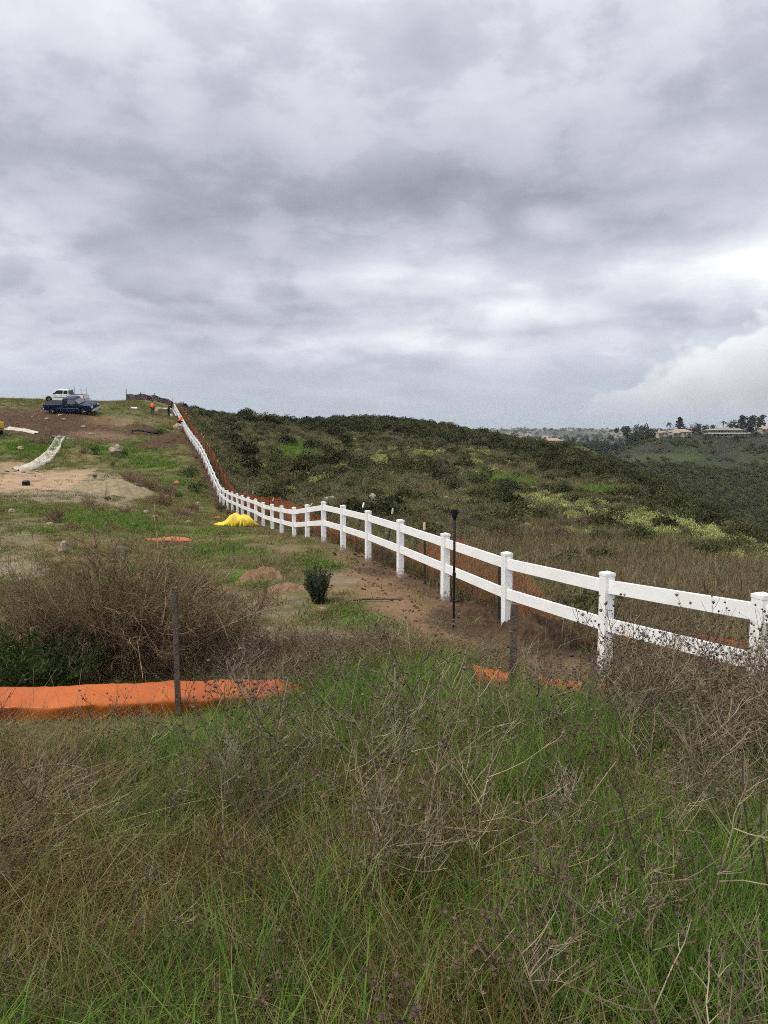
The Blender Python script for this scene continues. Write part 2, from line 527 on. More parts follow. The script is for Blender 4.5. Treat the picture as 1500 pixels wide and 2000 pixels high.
# ------------------------------------------------------------------ materials
def mat(name, col, rough=0.7, var=0.15, scale=8.0, spec=0.3, metal=0.0, bump_=0.0, col2=None, coords='Object', trans=0.0, rnd=0.0, patch=None, coat=0.0):
    """procedural paint/earth/foliage material: a base colour, a second colour mixed in by noise, per-copy variation, fine relief"""
    m_ = bpy.data.materials.new(name)
    m_.use_nodes = True
    t = NT(m_.node_tree)
    tcn = t.n('ShaderNodeTexCoord')
    geo = t.n('ShaderNodeNewGeometry')
    vec = geo.outputs['Position'] if coords == 'World' else tcn.outputs['Object']
    nz = t.noise(vec, scale, 5, 0.6)
    c = t.mixc(t.sstep(0.35, 0.65, nz), col, col2 if col2 else tuple(min(1, k * (1 - var)) for k in col))
    if patch:
        c = t.mixc(t.sstep(0.4, 0.62, t.noise(geo.outputs['Position'], patch[1], 3, 0.5)), c, patch[0])
    if rnd:
        oi = t.n('ShaderNodeObjectInfo')
        hsv = t.n('ShaderNodeHueSaturation')
        t.put(hsv.inputs['Value'], t.m('ADD', 1 - rnd, t.m('MULTIPLY', oi.outputs['Random'], 2 * rnd)))
        t.put(hsv.inputs['Hue'], t.m('ADD', 0.5 - rnd * 0.06, t.m('MULTIPLY', t.m('FRACT', t.m('MULTIPLY', oi.outputs['Random'], 7.31)), rnd * 0.12)))
        t.put(hsv.inputs['Color'], c)
        c = hsv.outputs[0]
    b = t.n('ShaderNodeBsdfPrincipled')
    t.put(b.inputs['Base Color'], c)
    b.inputs['Roughness'].default_value = rough
    b.inputs['Specular IOR Level'].default_value = spec
    b.inputs['Metallic'].default_value = metal
    if coat: b.inputs['Coat Weight'].default_value = coat; b.inputs['Coat Roughness'].default_value = 0.08
    if bump_:
        bn = t.n('ShaderNodeBump'); bn.inputs['Strength'].default_value = bump_; bn.inputs['Distance'].default_value = 0.05
        t.put(bn.inputs['Height'], t.noise(vec, scale * 2.5, 6, 0.65)); t.put(b.inputs['Normal'], bn.outputs[0])
    out = t.n('ShaderNodeOutputMaterial')
    sh = b.outputs[0]
    if trans:
        tr = t.n('ShaderNodeBsdfTranslucent'); t.put(tr.inputs[0], c)
        mx = t.n('ShaderNodeMixShader'); mx.inputs[0].default_value = trans
        t.put(mx.inputs[1], sh); t.put(mx.inputs[2], tr.outputs[0]); sh = mx.outputs[0]
    t.put(out.inputs[0], sh)
    return m_


def ground_mat():
    m_ = bpy.data.materials.new('earth_and_turf')
    m_.use_nodes = True
    t = NT(m_.node_tree)
    at = t.n('ShaderNodeAttribute', attribute_name='soil')
    geo = t.n('ShaderNodeNewGeometry'); pos = geo.outputs['Position']
    n1 = t.noise(pos, 1.6, 6, 0.62); n2 = t.noise(pos, 9.0, 5, 0.6); n3 = t.noise(pos, 45.0, 3, 0.6)
    k = t.m('ADD', t.m('MULTIPLY', n1, 0.9), t.m('ADD', t.m('MULTIPLY', n2, 0.7), t.m('MULTIPLY', n3, 0.5)))
    c = at.outputs['Color']
    # turf breaks up into tufts, thatch and bare crumbs
    veg = t.n('ShaderNodeAttribute', attribute_name='veg').outputs['Fac']
    n4 = t.noise(pos, 2.6, 5, 0.65); n5 = t.noise(pos, 5.2, 4, 0.6)
    c = t.mixc(t.m('MULTIPLY', t.sstep(0.50, 0.62, n4), t.m('MULTIPLY', veg, 0.75)), c, (0.15, 0.105, 0.06))
    c = t.mixc(t.m('MULTIPLY', t.sstep(0.54, 0.64, n5), t.m('MULTIPLY', veg, 0.75)), c, (0.075, 0.115, 0.026))
    c = t.vm('SCALE', c, scale=t.m('ADD', -0.15, t.m('MULTIPLY', k, 1.08)))
    # small pale stones and crumbs
    vo = t.n('ShaderNodeTexVoronoi'); t.put(vo.inputs['Vector'], pos); vo.inputs['Scale'].default_value = 9.0
    st = t.m('MULTIPLY', t.sstep(0.16, 0.08, vo.outputs['Distance']), t.sstep(0.62, 0.72, t.noise(pos, 3.1, 2, 0.5)))
    c = t.mixc(t.m('MULTIPLY', st, 0.55), c, (0.36, 0.29, 0.21))
    b = t.n('ShaderNodeBsdfPrincipled'); t.put(b.inputs['Base Color'], c); b.inputs['Roughness'].default_value = 0.95; b.inputs['Specular IOR Level'].default_value = 0.1
    bn = t.n('ShaderNodeBump'); bn.inputs['Strength'].default_value = 0.9; bn.inputs['Distance'].default_value = 0.06
    t.put(bn.inputs['Height'], t.m('ADD', t.m('MULTIPLY', n1, 0.6), t.m('ADD', n2, t.m('MULTIPLY', n3, 0.4)))); t.put(b.inputs['Normal'], bn.outputs[0])
    out = t.n('ShaderNodeOutputMaterial'); t.put(out.inputs[0], b.outputs[0])
    return m_


# ------------------------------------------------------------------ the ground and its soils
SOIL = dict(brown=(0.225, 0.142, 0.082), dark=(0.085, 0.055, 0.036), sand=(0.37, 0.262, 0.168), grass=(0.082, 0.105, 0.030), lush=(0.10, 0.165, 0.03),
            dry=(0.20, 0.155, 0.085), olive=(0.055, 0.058, 0.027), scrub=(0.055, 0.06, 0.03), gravel=(0.235, 0.195, 0.14), thatch=(0.14, 0.11, 0.062), mud=(0.078, 0.049, 0.031))
# patches seen in the photograph: soil, centre, half-size (photo pixels), tilt, strength
PATCH = [('brown', 880, 1190, 230, 65, 22, 1), ('dark', 1010, 1240, 170, 42, 18, 1), ('dark', 720, 1105, 60, 16, 15, .8), ('dark', 850, 1150, 70, 22, 20, .6), ('brown', 640, 1085, 110, 18, 8, .7),
         ('gravel', 520, 1180, 90, 25, 5, .6), ('brown', 1090, 1310, 120, 30, 6, .8), ('gravel', 600, 1250, 140, 25, 5, .7),
         ('sand', 60, 945, 160, 26, 0, 1), ('sand', 150, 940, 70, 26, 0, 1), ('sand', 20, 915, 60, 12, 0, .7), ('gravel', 215, 960, 55, 38, 25, .95), ('gravel', 100, 972, 170, 14, 0, .8),
         ('lush', 190, 1018, 80, 20, 0, 1), ('lush', 60, 1035, 40, 8, 0, .8), ('lush', 60, 872, 70, 20, 0, .8), ('lush', 40, 1000, 70, 12, 0, .5), ('lush', 300, 905, 60, 12, 10, .5), ('lush', 290, 1035, 60, 8, 0, .6), ('mud', 250, 1075, 40, 7, 0, .5), ('mud', 560, 1110, 60, 8, 10, .5), ('mud', 450, 1090, 40, 6, 0, .5), ('gravel', 640, 1130, 60, 12, 10, .6), ('lush', 700, 1215, 70, 14, 12, .6), ('lush', 640, 1105, 40, 12, 0, .6), ('lush', 250, 878, 90, 14, 0, .6), ('lush', 490, 1130, 55, 18, 0, .9), ('lush', 610, 1085, 40, 20, 0, .6),
         ('lush', 330, 935, 40, 16, 0, .4), ('gravel', 20, 1060, 60, 50, 0, .6), ('gravel', 40, 1110, 70, 25, 0, .8), ('dry', 560, 1060, 120, 18, 8, .35), ('lush', 400, 1045, 120, 10, 0, .55), ('lush', 430, 1075, 90, 12, 0, .6), ('lush', 380, 1095, 50, 10, 0, .6),
         ('mud', 80, 825, 150, 32, 4, 1), ('mud', 190, 838, 90, 22, 8, .95), ('brown', 200, 850, 60, 8, 5, .6), ('brown', 215, 820, 50, 12, 0, .5), ('mud', 305, 850, 60, 7, 3, .8), ('mud', 335, 862, 25, 6, 3, .8), ('mud', 300, 872, 26, 5, 6, .9),
         ('mud', 415, 925, 18, 40, -20, .9), ('mud', 390, 880, 18, 30, -20, .8), ('dry', 270, 825, 50, 12, 0, .5), ('mud', 440, 985, 22, 16, -30, .7),
         ('lush', 575, 880, 45, 18, 0, .9), ('lush', 985, 942, 70, 14, 8, .9), ('lush', 1170, 960, 50, 10, 12, .8), ('thatch', 1120, 1130, 260, 40, 8, .75), ('thatch', 1350, 1130, 200, 26, 6, .8), ('dry', 1030, 1050, 130, 25, 8, .6), ('dry', 880, 1020, 60, 18, 0, .4),
         ('thatch', 100, 1620, 190, 110, 0, 1), ('thatch', 640, 1290, 240, 40, 0, .9), ('thatch', 250, 1300, 260, 60, 0, .8)]


def soil_color(x, y, z):
    u, v = proj(x, y, z)
    n = fbm(x * 0.9, y * 0.9, 51, 4); n2 = fbm(x * 0.22, y * 0.22, 57, 4); n3 = fbm(x * 3.0, y * 3.0, 58, 3)
    right = np.clip((x - fence_xy(y)[0] - 1.0) / 1.5, 0, 1)
    C = {k: np.array(c) for k, c in SOIL.items()}
    mixl = lambda a, b, k: a * (1 - k[:, None]) + b * k[:, None]
    turf = mixl(np.broadcast_to(C['grass'], (len(x), 3)), C['dry'], np.clip((n - 0.45) * 4, 0, 1) * 0.4)
    turf = mixl(turf, C['brown'], np.clip((n3 * 0.5 + n2 * 0.5 - 0.54) * 7, 0, 1) * 0.6)
    hillc = mixl(np.broadcast_to(C['olive'], (len(x), 3)), C['dry'], np.clip((n2 - 0.5) * 5, 0, 1) * 0.5)
    hillc = mixl(hillc, C['scrub'], np.clip((y - 110) / 60, 0, 1))
    c = mixl(turf, hillc, right)
    for s, pu, pv, ru, rv, tilt, amt in PATCH:
        ca, sa_ = math.cos(R(tilt)), math.sin(R(tilt))
        du, dv = u - pu, v - pv
        a = (du * ca + dv * sa_) / ru; b = (-du * sa_ + dv * ca) / rv
        r = np.sqrt(a * a + b * b) + (n - 0.5) * 1.1 + (n3 - 0.5) * 0.5
        c = mixl(c, C[s], np.clip((1.12 - r) * 3.0, 0, 1) * amt)
    # trampled dirt strip along the fence
    off = (x - fence_xy(y)[0]) * FDIR[1]
    k = np.clip(1.5 - np.abs(off + 0.25) / 0.55 + (n - 0.5) * 1.5, 0, 1) * np.clip((y - 6) / 4, 0, 1)
    c = mixl(c, C['mud'], k * (0.35 + 0.5 * np.clip((y - 26) / 10, 0, 1)))
    # shade in the gaps of the tall near grass, painted dark into the soil
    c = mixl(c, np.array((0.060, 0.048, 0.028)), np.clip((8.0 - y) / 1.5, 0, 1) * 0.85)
    return c * (0.8 + 0.4 * n)[:, None]


GMAT = ground_mat()


def polar_sheet(name, f, a0, a1, na, y0, y1, ny, c, colf, material):
    a = np.linspace(a0, a1, na); s = np.linspace(math.log(y0 + c), math.log(y1 + c), ny)
    A, S = np.meshgrid(a, s)
    yy = np.exp(S) - c; xx = A * (yy + c)
    zz = f(xx, yy)
    V = np.stack([xx, yy, zz], -1).reshape(-1, 3)
    i = np.arange(ny - 1)[:, None] * na + np.arange(na - 1)[None]
    F = np.stack([i, i + 1, i + na + 1, i + na], -1).reshape(-1, 4)
    cc = colf(V[:, 0], V[:, 1], V[:, 2]); cc = np.concatenate([cc, np.ones((len(cc), 1))], 1)
    vg = np.clip((cc[:, 1] / np.maximum(cc[:, 0], 1e-4) - 0.74) * 3.5, 0, 1) * (1.0 if name == 'ground' else 0.0)
    return link(name, mesh_np(name, V, F, [material], smooth=True, attrs={'soil': ('FLOAT_COLOR', 'POINT', cc), 'veg': ('FLOAT', 'POINT', vg)}))


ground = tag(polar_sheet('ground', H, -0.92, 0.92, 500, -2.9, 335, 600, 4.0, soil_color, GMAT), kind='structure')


def far_color(x, y, z):
    u, v = proj(x, y, z)
    n = fbm(x * 0.02, y * 0.013, 61, 4); n2 = fbm(x * 0.09, y * 0.09, 62, 3)
    g = np.array((0.040, 0.054, 0.020)); o = np.array((0.033, 0.034, 0.021)); b = np.array((0.12, 0.10, 0.075)); lg = np.array((0.095, 0.115, 0.04))
    k = np.clip((0.48 - n) * 6 + (890 - v) / 50, 0, 1)[:, None]
    c = o * (1 - k) + g * k
    for pu, pv, ru, rv, cc, amt in [(1140, 885, 45, 18, lg, .9), (1290, 895, 90, 10, lg, .4), (1470, 895, 50, 18, lg, .25), (1240, 925, 14, 26, b, .9), (1450, 1005, 80, 26, b, .8), (1235, 905, 16, 10, b, .3)]:
        r = np.sqrt(((u - pu) / ru) ** 2 + ((v - pv) / rv) ** 2) + (n2 - 0.5)
        kk = (np.clip((1.1 - r) * 3, 0, 1) * amt)[:, None]
        c = c * (1 - kk) + cc * kk
    return 0.85 * c * (0.75 + 0.5 * n2)[:, None]


far_hill = tag(polar_sheet('far_hill', HF, 0.08, 0.8, 260, 285, 760, 200, 4.0, far_color, GMAT), kind='structure')


def plain_color(x, y, z):
    n = fbm(x * 0.006, y * 0.004, 71, 4)
    k = np.clip((n - 0.45) * 6, 0, 1)[:, None]
    return np.array((0.05, 0.058, 0.036)) * (1 - k) + np.array((0.15, 0.14, 0.10)) * k


distant = tag(polar_sheet('distant_hills', HD, -1.2, 1.2, 320, 480, 9000, 160, 4.0, plain_color, GMAT), kind='structure')

# ------------------------------------------------------------------ object materials
M = {}
M['vinyl'] = mat('white_vinyl', (0.82, 0.83, 0.84), 0.38, 0.05, 3.0, 0.4, col2=(0.77, 0.77, 0.76))
def muddy_vinyl():
    """vinyl with mud splashed up from the ground (posts are 1.48 m long, about 1.25 m of it above ground)"""
    m_ = mat('white_vinyl_post', (0.82, 0.83, 0.84), 0.38, 0.05, 3.0, 0.4, col2=(0.77, 0.77, 0.76))
    t = NT.__new__(NT); t.t = m_.node_tree
    b = next(n_ for n_ in m_.node_tree.nodes if n_.type == 'BSDF_PRINCIPLED')
    old = b.inputs['Base Color'].links[0].from_socket
    tcn = t.n('ShaderNodeTexCoord'); sp_ = t.n('ShaderNodeSeparateXYZ'); t.put(sp_.inputs[0], tcn.outputs['Object'])
    geo = t.n('ShaderNodeNewGeometry')
    nzz = t.noise(geo.outputs['Position'], 16, 5, 0.7)
    k = t.sstep(0.0, 0.10, t.m('SUBTRACT', t.m('ADD', -1.16, t.m('MULTIPLY', t.m('SUBTRACT', nzz, 0.42), 0.9)), sp_.outputs[2]))
    t.put(b.inputs['Base Color'], t.mixc(t.m('MULTIPLY', k, 0.8), old, (0.17, 0.11, 0.065)))
    return m_


M['vinyl_post'] = muddy_vinyl()
M['wood'] = mat('weathered_wood', (0.13, 0.105, 0.085), 0.9, 0.3, 20, 0.15, bump_=0.5, col2=(0.08, 0.062, 0.05))
M['palewood'] = mat('pale_wood', (0.50, 0.40, 0.28), 0.85, 0.2, 14, 0.2, bump_=0.2)
M['green_steel'] = mat('dark_green_steel', (0.022, 0.032, 0.026), 0.55, 0.2, 10, 0.4)
M['black'] = mat('black_plastic', (0.010, 0.010, 0.011), 0.55, 0.2, 10, 0.15)
M['net'] = mat('orange_net', (0.38, 0.080, 0.032), 0.7, 0.2, 1.5, 0.1, col2=(0.25, 0.07, 0.03), coords='World', trans=0.25)
M['net_old'] = mat('old_brown_net', (0.13, 0.045, 0.030), 0.8, 0.3, 1.0, 0.1, col2=(0.07, 0.042, 0.03), coords='World')
M['orange_sheet'] = mat('orange_vinyl_sheet', (0.44, 0.108, 0.015), 0.42, 0.15, 2.2, 0.4, bump_=0.2, col2=(0.36, 0.076, 0.014))
M['orange_faded'] = mat('faded_orange_fabric', (0.52, 0.155, 0.07), 0.8, 0.2, 6, 0.2, bump_=0.3, col2=(0.40, 0.14, 0.07))
M['yellow_tarp'] = mat('yellow_tarp', (0.78, 0.58, 0.03), 0.5, 0.15, 4, 0.4, bump_=0.25, col2=(0.62, 0.48, 0.05))
M['white_fabric'] = mat('white_geotextile', (0.52, 0.50, 0.46), 0.9, 0.15, 1.6, 0.1, bump_=0.3, col2=(0.40, 0.35, 0.28))
M['rock'] = mat('tan_rock', (0.36, 0.29, 0.20), 0.9, 0.3, 2.2, 0.2, bump_=0.7, col2=(0.20, 0.165, 0.125))
M['rock_pale'] = mat('pale_rock', (0.36, 0.34, 0.30), 0.9, 0.3, 2.0, 0.2, bump_=0.7, col2=(0.22, 0.21, 0.18))
M['clod'] = mat('tan_dirt', (0.24, 0.155, 0.09), 0.95, 0.3, 6, 0.1, bump_=0.8, col2=(0.18, 0.115, 0.068), coords='World')
M['clod_dark'] = mat('dark_dirt', (0.10, 0.064, 0.04), 0.95, 0.3, 6, 0.1, bump_=0.8, col2=(0.065, 0.042, 0.028), coords='World')
M['gravelly'] = mat('tan_gravel', (0.30, 0.235, 0.15), 0.95, 0.3, 2.5, 0.1, bump_=0.9, col2=(0.19, 0.16, 0.095), coords='World')
M['sandpile'] = mat('sand', (0.45, 0.32, 0.19), 0.95, 0.2, 1.0, 0.1, bump_=0.6, col2=(0.34, 0.24, 0.145), coords='World')

# ------------------------------------------------------------------ white two-rail fence
PW = 0.135
ndir = np.array([FDIR[0], FDIR[1], 0])
y_first, y_step = 6.9 - 2.325, 2.325
ys = [y_first] + [float(q) for q in FD[:22]]
while len(ys) < 51: ys.append(ys[-1] + y_step)
fence = bpy.data.objects.new('ranch_fence', None); COL.objects.link(fence)
tag(fence, 'long white vinyl two-rail ranch fence running up the hill', 'fence')
tops = []
for y in ys:
    x, yy = fence_xy(y)
    x = x + float(np.interp(y, FD[:22], FPT[:22, 0] - fence_xy(FD[:22])[0])) * float(np.clip((70 - y) / 12, 0, 1))   # small wander as surveyed
    if y < FD[0]:
        zt = FPT[0, 2] + (FPT[0, 2] - FPT[1, 2]) * (FD[0] - y) / (FD[1] - FD[0]) * 0.6
    elif y > FD[-1]:
        zt = FPT[-1, 2] + (y - FD[-1]) * 0.035
    else:
        zt = float(fence_top(y))
    tops.append(np.array([float(x), float(yy), zt + rng.normal(0, 0.004)]))
fence.location = tops[1] - np.array([0, 0, 1.25])
FO = np.array(fence.location)
angz = math.atan2(FDIR[0], FDIR[1])       # rotate +Y onto the fence direction
Rz = np.array(Matrix.Rotation(-angz, 3, 'Z'))
pm = MB().box((0, 0, -0.74), (PW, PW, 1.48)).mesh('post', [M['vinyl_post']])
cm_ = MB()
cw = PW / 2 + 0.004
cm_.add([(-cw, -cw, -0.030), (cw, -cw, -0.030), (cw, cw, -0.030), (-cw, cw, -0.030), (-cw, -cw, 0.006), (cw, -cw, 0.006), (cw, cw, 0.006), (-cw, cw, 0.006), (0, 0, 0.030)],
        [(3, 2, 1, 0), (0, 1, 5, 4), (1, 2, 6, 5), (2, 3, 7, 6), (3, 0, 4, 7), (4, 5, 8), (5, 6, 8), (6, 7, 8), (7, 4, 8)])
cmesh = cm_.mesh('cap', [M['vinyl']])
for i, t_ in enumerate(tops):
    p = link('post', pm, fence, t_ - FO, (R(rng.normal(0, 0.5)), R(rng.normal(0, 0.5)), -angz))
    if i < 18: bevel(p, 0.006, 2)
    c_ = link('cap', cmesh, p)
    if i < len(tops) - 1:
        for off in (0.165, 0.635):
            a = tops[i] - np.array([0, 0, off]); b = tops[i + 1] - np.array([0, 0, off])
            dv = b - a; L = np.linalg.norm(dv); dv = dv / L
            ex = np.array([FNRM[0], FNRM[1], 0]); ez = np.cross(ex, dv)
            rot = np.stack([ex, dv, ez], 1)
            hr = 0.082
            mb = MB()
            a2 = a + dv * 0.02; b2 = b - dv * 0.02          # rails are routed into the posts
            mid = (a2 + b2) / 2 - FO
            mb.box((0, 0, 0), (0.042, L - 0.04, hr * 2), rot)
            r_ = link('rail', mb.mesh('rail', [M['vinyl']]), fence, mid)
            if i < 12: bevel(r_, 0.005, 2)


# ------------------------------------------------------------------ orange safety netting behind it
def strand_mesh(name, P3, width, cell_u, cell_v, material):
    """P3: (nu, nv, 3) sheet of net knots; strands become flat ribbons"""
    nu, nv, _ = P3.shape
    Vs, Fs, base = [], [], 0
    tu = np.gradient(P3, axis=0); tv = np.gradient(P3, axis=1)
    tu /= np.maximum(np.linalg.norm(tu, axis=-1, keepdims=True), 1e-6); tv /= np.maximum(np.linalg.norm(tv, axis=-1, keepdims=True), 1e-6)
    for (T, axis) in ((tv, 0), (tu, 1)):
        A = P3 - T * width / 2; B = P3 + T * width / 2
        V = np.stack([A, B], 2).reshape(-1, 3)
        idx = np.arange(nu * nv).reshape(nu, nv)
        if axis == 0: i0, i1 = idx[:-1, :].ravel(), idx[1:, :].ravel()
        else: i0, i1 = idx[:, :-1].ravel(), idx[:, 1:].ravel()
        F = np.stack([2 * i0, 2 * i1, 2 * i1 + 1, 2 * i0 + 1], 1) + base
        Vs.append(V); Fs.append(F); base += len(V)
    return mesh_np(name, np.concatenate(Vs), np.concatenate(Fs), [material])


NET_S = [-3, 6.5, 9.5, 12.2, 13.1, 13.9, 14.8, 16.6, 17.6, 18.6, 20.5, 23, 25.5, 28, 31, 36, 125]        # distance
NET_H = [0.5, 0.55, 0.42, 0.22, 0.95, 1.12, 1.12, 1.12, 1.08, 0.42, 0.30, 0.30, 0.40, 0.75, 1.05, 1.18, 1.2]   # standing height of its top


def net_at(y, off=0.95):
    x, yy = fence_xy(y, off)
    return x, yy, H(x, yy)


def make_net(parent, y0, y1, du, nv, width):
    n = int((y1 - y0) / du)
    y = np.linspace(y0, y1, n)
    h = np.interp(y, NET_S, NET_H)
    ripple = 0.10 * np.sin(y * 1.7) + 0.16 * (vnoise(y * 0.9, y * 0, 5) - 0.5) + 0.12 * (vnoise(y * 3.1, y * 0, 6) - 0.5)
    full = 1.15
    P3 = np.zeros((n, nv, 3))
    bx, by, _ = net_at(y)
    for j in range(nv):
        k = j / (nv - 1)
        low = np.clip(1 - h / full, 0, 1)
        fold = np.sin(k * math.pi * 3 + y * 0.7) * 0.22 * low + low * (k - 0.5) * 0.9
        off = ripple * (0.4 + low) * (1 - abs(2 * k - 1) * 0.3) + fold
        z = k * h * (1 - 0.45 * low * (1 - k)) + low * 0.05 * np.sin(k * 9 + y * 2.3)
        sag = -0.07 * np.abs(np.sin(y / 2.6 * math.pi)) * k * (1 - low)
        xx = bx + FNRM[0] * off; yy = by + FNRM[1] * off
        P3[:, j] = np.stack([xx, yy, H(xx, yy) + 0.03 + np.maximum(z + sag, 0.0)], -1)
    P3 -= np.array(parent.location)
    return strand_mesh('net', P3, width, du, full / nv, M['net'])


netf = bpy.data.objects.new('safety_netting_fence', None); COL.objects.link(netf)
tag(netf, 'sagging orange plastic safety netting on steel stakes behind the white fence', 'safety fence')
nx, ny, nz_ = net_at(np.array([11.6])); netf.location = (float(nx[0]), float(ny[0]), float(nz_[0]))
for (a, b, du, nv, wd, mname) in [(4.0, 32.0, 0.05, 30, 0.0075, 'net'), (32.0, 126.0, 0.11, 15, 0.028, 'net')]:
    link('net', make_net(netf, a, b, du, nv, wd), netf)


def tstake(parent, foot, top, tip, world_origin, hgt_tip=0.16):
    foot = np.asarray(foot); top = np.asarray(top)
    dv = (top - foot) / np.linalg.norm(top - foot)
    mb = MB()
    zx = Vector(dv); ax = zx.orthogonal().normalized(); ay = zx.cross(ax)
    rot = np.stack([np.array(ax), np.array(ay), dv], 1)
    L = np.linalg.norm(top - foot) + 0.25
    mb.box((0, 0, 0), (0.006, 0.042, L), rot); mb.box(np.array(ax) * 0.019, (0.038, 0.006, L - 0.002), rot)
    c = (foot + top) / 2 - dv * 0.125
    st = link('stake', mb.mesh('stake', [M['green_steel']]), parent, c - world_origin)
    if tip:
        t = MB().box((0, 0, 0), (0.036, 0.05, hgt_tip), rot)
        link('stake_tip', t.mesh('stake_tip', [M[tip]]), st, top - dv * (hgt_tip / 2 - 0.06) - c)


NO = np.array(netf.location)
for (ub, vb, ut, vt, tip) in [(975, 1216, 975, 1092, None), (829, 1141, 829, 1026, 'palewood'), (752, 1090, 767, 997, 'palewood'), (693, 1064, 710, 985, 'vinyl'), (577, 1030, 609, 985, 'palewood'), (520, 1022, 534, 975, 'palewood')]:
    f_ = hit(ub, vb)
    d = f_[1]
    tp = P(ut, vt, d + 0.02)
    tstake(netf, f_, tp, tip, NO)
for y in np.arange(39, 124, 3.1):
    x, yy, z = net_at(np.array([y]))
    f_ = np.array([x[0], yy[0], z[0]])
    tstake(netf, f_, f_ + np.array([rng.normal(0, 0.09), rng.normal(0, 0.05), 1.28 + rng.uniform(0, 0.14)]), 'palewood' if rng.random() < 0.6 else None, NO)
# the fallen stretch nearest the camera keeps two stakes
for y in (5.2, 9.0):
    x, yy, z = net_at(np.array([y])); f_ = np.array([x[0], yy[0], z[0]])
    tstake(netf, f_, f_ + np.array([0.1, 0.0, 0.55]), None, NO)

# short run of netting on the crest
cf = bpy.data.objects.new('crest_netting_fence', None); COL.objects.link(cf)
tag(cf, 'low rusty orange netting on the crest behind the workers', 'safety fence')
a_ = G(247, 126); b_ = G(338, 132)
cf.location = a_
n = 110
P3 = np.zeros((n, 12, 3))
for i in range(n):
    k = i / (n - 1)
    q = a_ * (1 - k) + b_ * k
    zb = float(H(np.array([q[0]]), np.array([q[1]]))[0])
    hh = 1.0 + 0.10 * math.sin(k * 23) - 0.2 * k
    for j in range(12):
        P3[i, j] = (q[0], q[1] + 0.05 * math.sin(k * 31 + j * 0.3), zb + 0.02 + hh * j / 11)
P3 -= np.array(a_)
link('net', strand_mesh('net', P3, 0.06, 0.1, 0.1, M['net_old']), cf)
for k in (0.0, 0.3, 0.6, 1.0):
    q = a_ * (1 - k) + b_ * k; q[2] = float(H(np.array([q[0]]), np.array([q[1]]))[0])
    st = MB().box((0, 0, 0.85 if k == 0 else 0.55), (0.09, 0.09, 2.3 if k == 0 else 1.6))
    link('stake', st.mesh('stake', [M['wood']]), cf, q - a_)

# ------------------------------------------------------------------ survey rod, wooden stakes, orange barrier
g = hit(886, 1228)
top = P(886, 994, g[1])
hh = float(top[2] - g[2])
rod = tag(bpy.data.objects.new('survey_rod', None), 'slim black survey rod with a flared head standing in the dirt', 'survey rod'); COL.objects.link(rod); rod.location = g
link('rod', MB().tube([(0, 0, -0.1), (0, 0, 0.12), (0, 0, hh * 0.45), (0, 0, hh - 0.12)], [0.006, 0.016, 0.0185, 0.0185], 10).mesh('rod', [M['black']], True), rod)
hd = link('head', MB().lathe([(0.02, hh - 0.16), (0.045, hh - 0.10), (0.05, hh - 0.04), (0.05, hh - 0.01), (0.035, hh)], 14).mesh('head', [M['black']]), rod)
link('clamp', MB().box((0.035, 0, hh - 0.05), (0.05, 0.03, 0.03)).box((-0.035, 0, hh - 0.04), (0.05, 0.03, 0.025)).mesh('clamp', [M['black']]), hd)
link('collar', MB().lathe([(0.022, hh * 0.45 - 0.04), (0.026, hh * 0.45 - 0.03), (0.026, hh * 0.45 + 0.03), (0.022, hh * 0.45 + 0.04)], 12).mesh('collar', [M['black']]), rod)

BAR = [(-330, 1416), (-60, 1411), (150, 1406), (347, 1395), (540, 1378), (610, 1369), (680, 1362)]
BH = [0.215, 0.215, 0.225, 0.235, 0.17, 0.04, 0.0]
bp = np.array([hit(u, v) for u, v in BAR])
tt = np.linspace(0, len(bp) - 1, 140)
cx = np.interp(tt, range(len(bp)), bp[:, 0]); cy = np.interp(tt, range(len(bp)), bp[:, 1]); ch = np.interp(tt, range(len(bp)), BH)
cy = np.convolve(np.pad(cy, 6, 'edge'), np.ones(13) / 13, 'valid')
cz = H(cx, cy)
cz = np.convolve(np.pad(cz, 16, 'edge'), np.ones(33) / 33, 'valid')
prof = [(0.26, -0.6), (0.255, 0.85), (0.235, 0.99), (0.20, 1.0), (0.06, 0.80), (-0.03, 0.69), (-0.065, 0.64), (-0.075, 0.56), (-0.055, 0.2), (-0.03, -0.6)]
P3 = np.zeros((140, len(prof), 3))
for j, (py, pz) in enumerate(prof):
    wob = 0.006 * np.sin(tt * 9 + j) + 0.02 * (vnoise(tt * 6, tt * 0 + j * 0.4, 8) - 0.5) + 0.015 * (vnoise(tt * 17, tt * 0 + j * 0.5, 18) - 0.5)
    P3[:, j] = np.stack([cx, cy + py + wob, cz + ch * pz * (1 + 0.06 * (vnoise(tt * 4.5, tt * 0, 28) - 0.5)) + (0.014 * (vnoise(tt * 15, tt * 0 + j * 0.8, 38) - 0.5)) * (pz > 0)], -1)
o_ = np.array([cx[60], cy[60], cz[60]])
idx = np.arange(140 * len(prof)).reshape(140, len(prof))
F = np.stack([idx[:-1, :-1], idx[1:, :-1], idx[1:, 1:], idx[:-1, 1:]], -1).reshape(-1, 4)
barrier = tag(link('silt_barrier', mesh_np('silt_barrier', (P3 - o_).reshape(-1, 3), F, [M['orange_sheet']], smooth=True), None, o_), 'low folded bright orange plastic barrier running through the weeds', 'barrier')
sm_ = barrier.modifiers.new('sub', 'SUBSURF'); sm_.levels = sm_.render_levels = 1


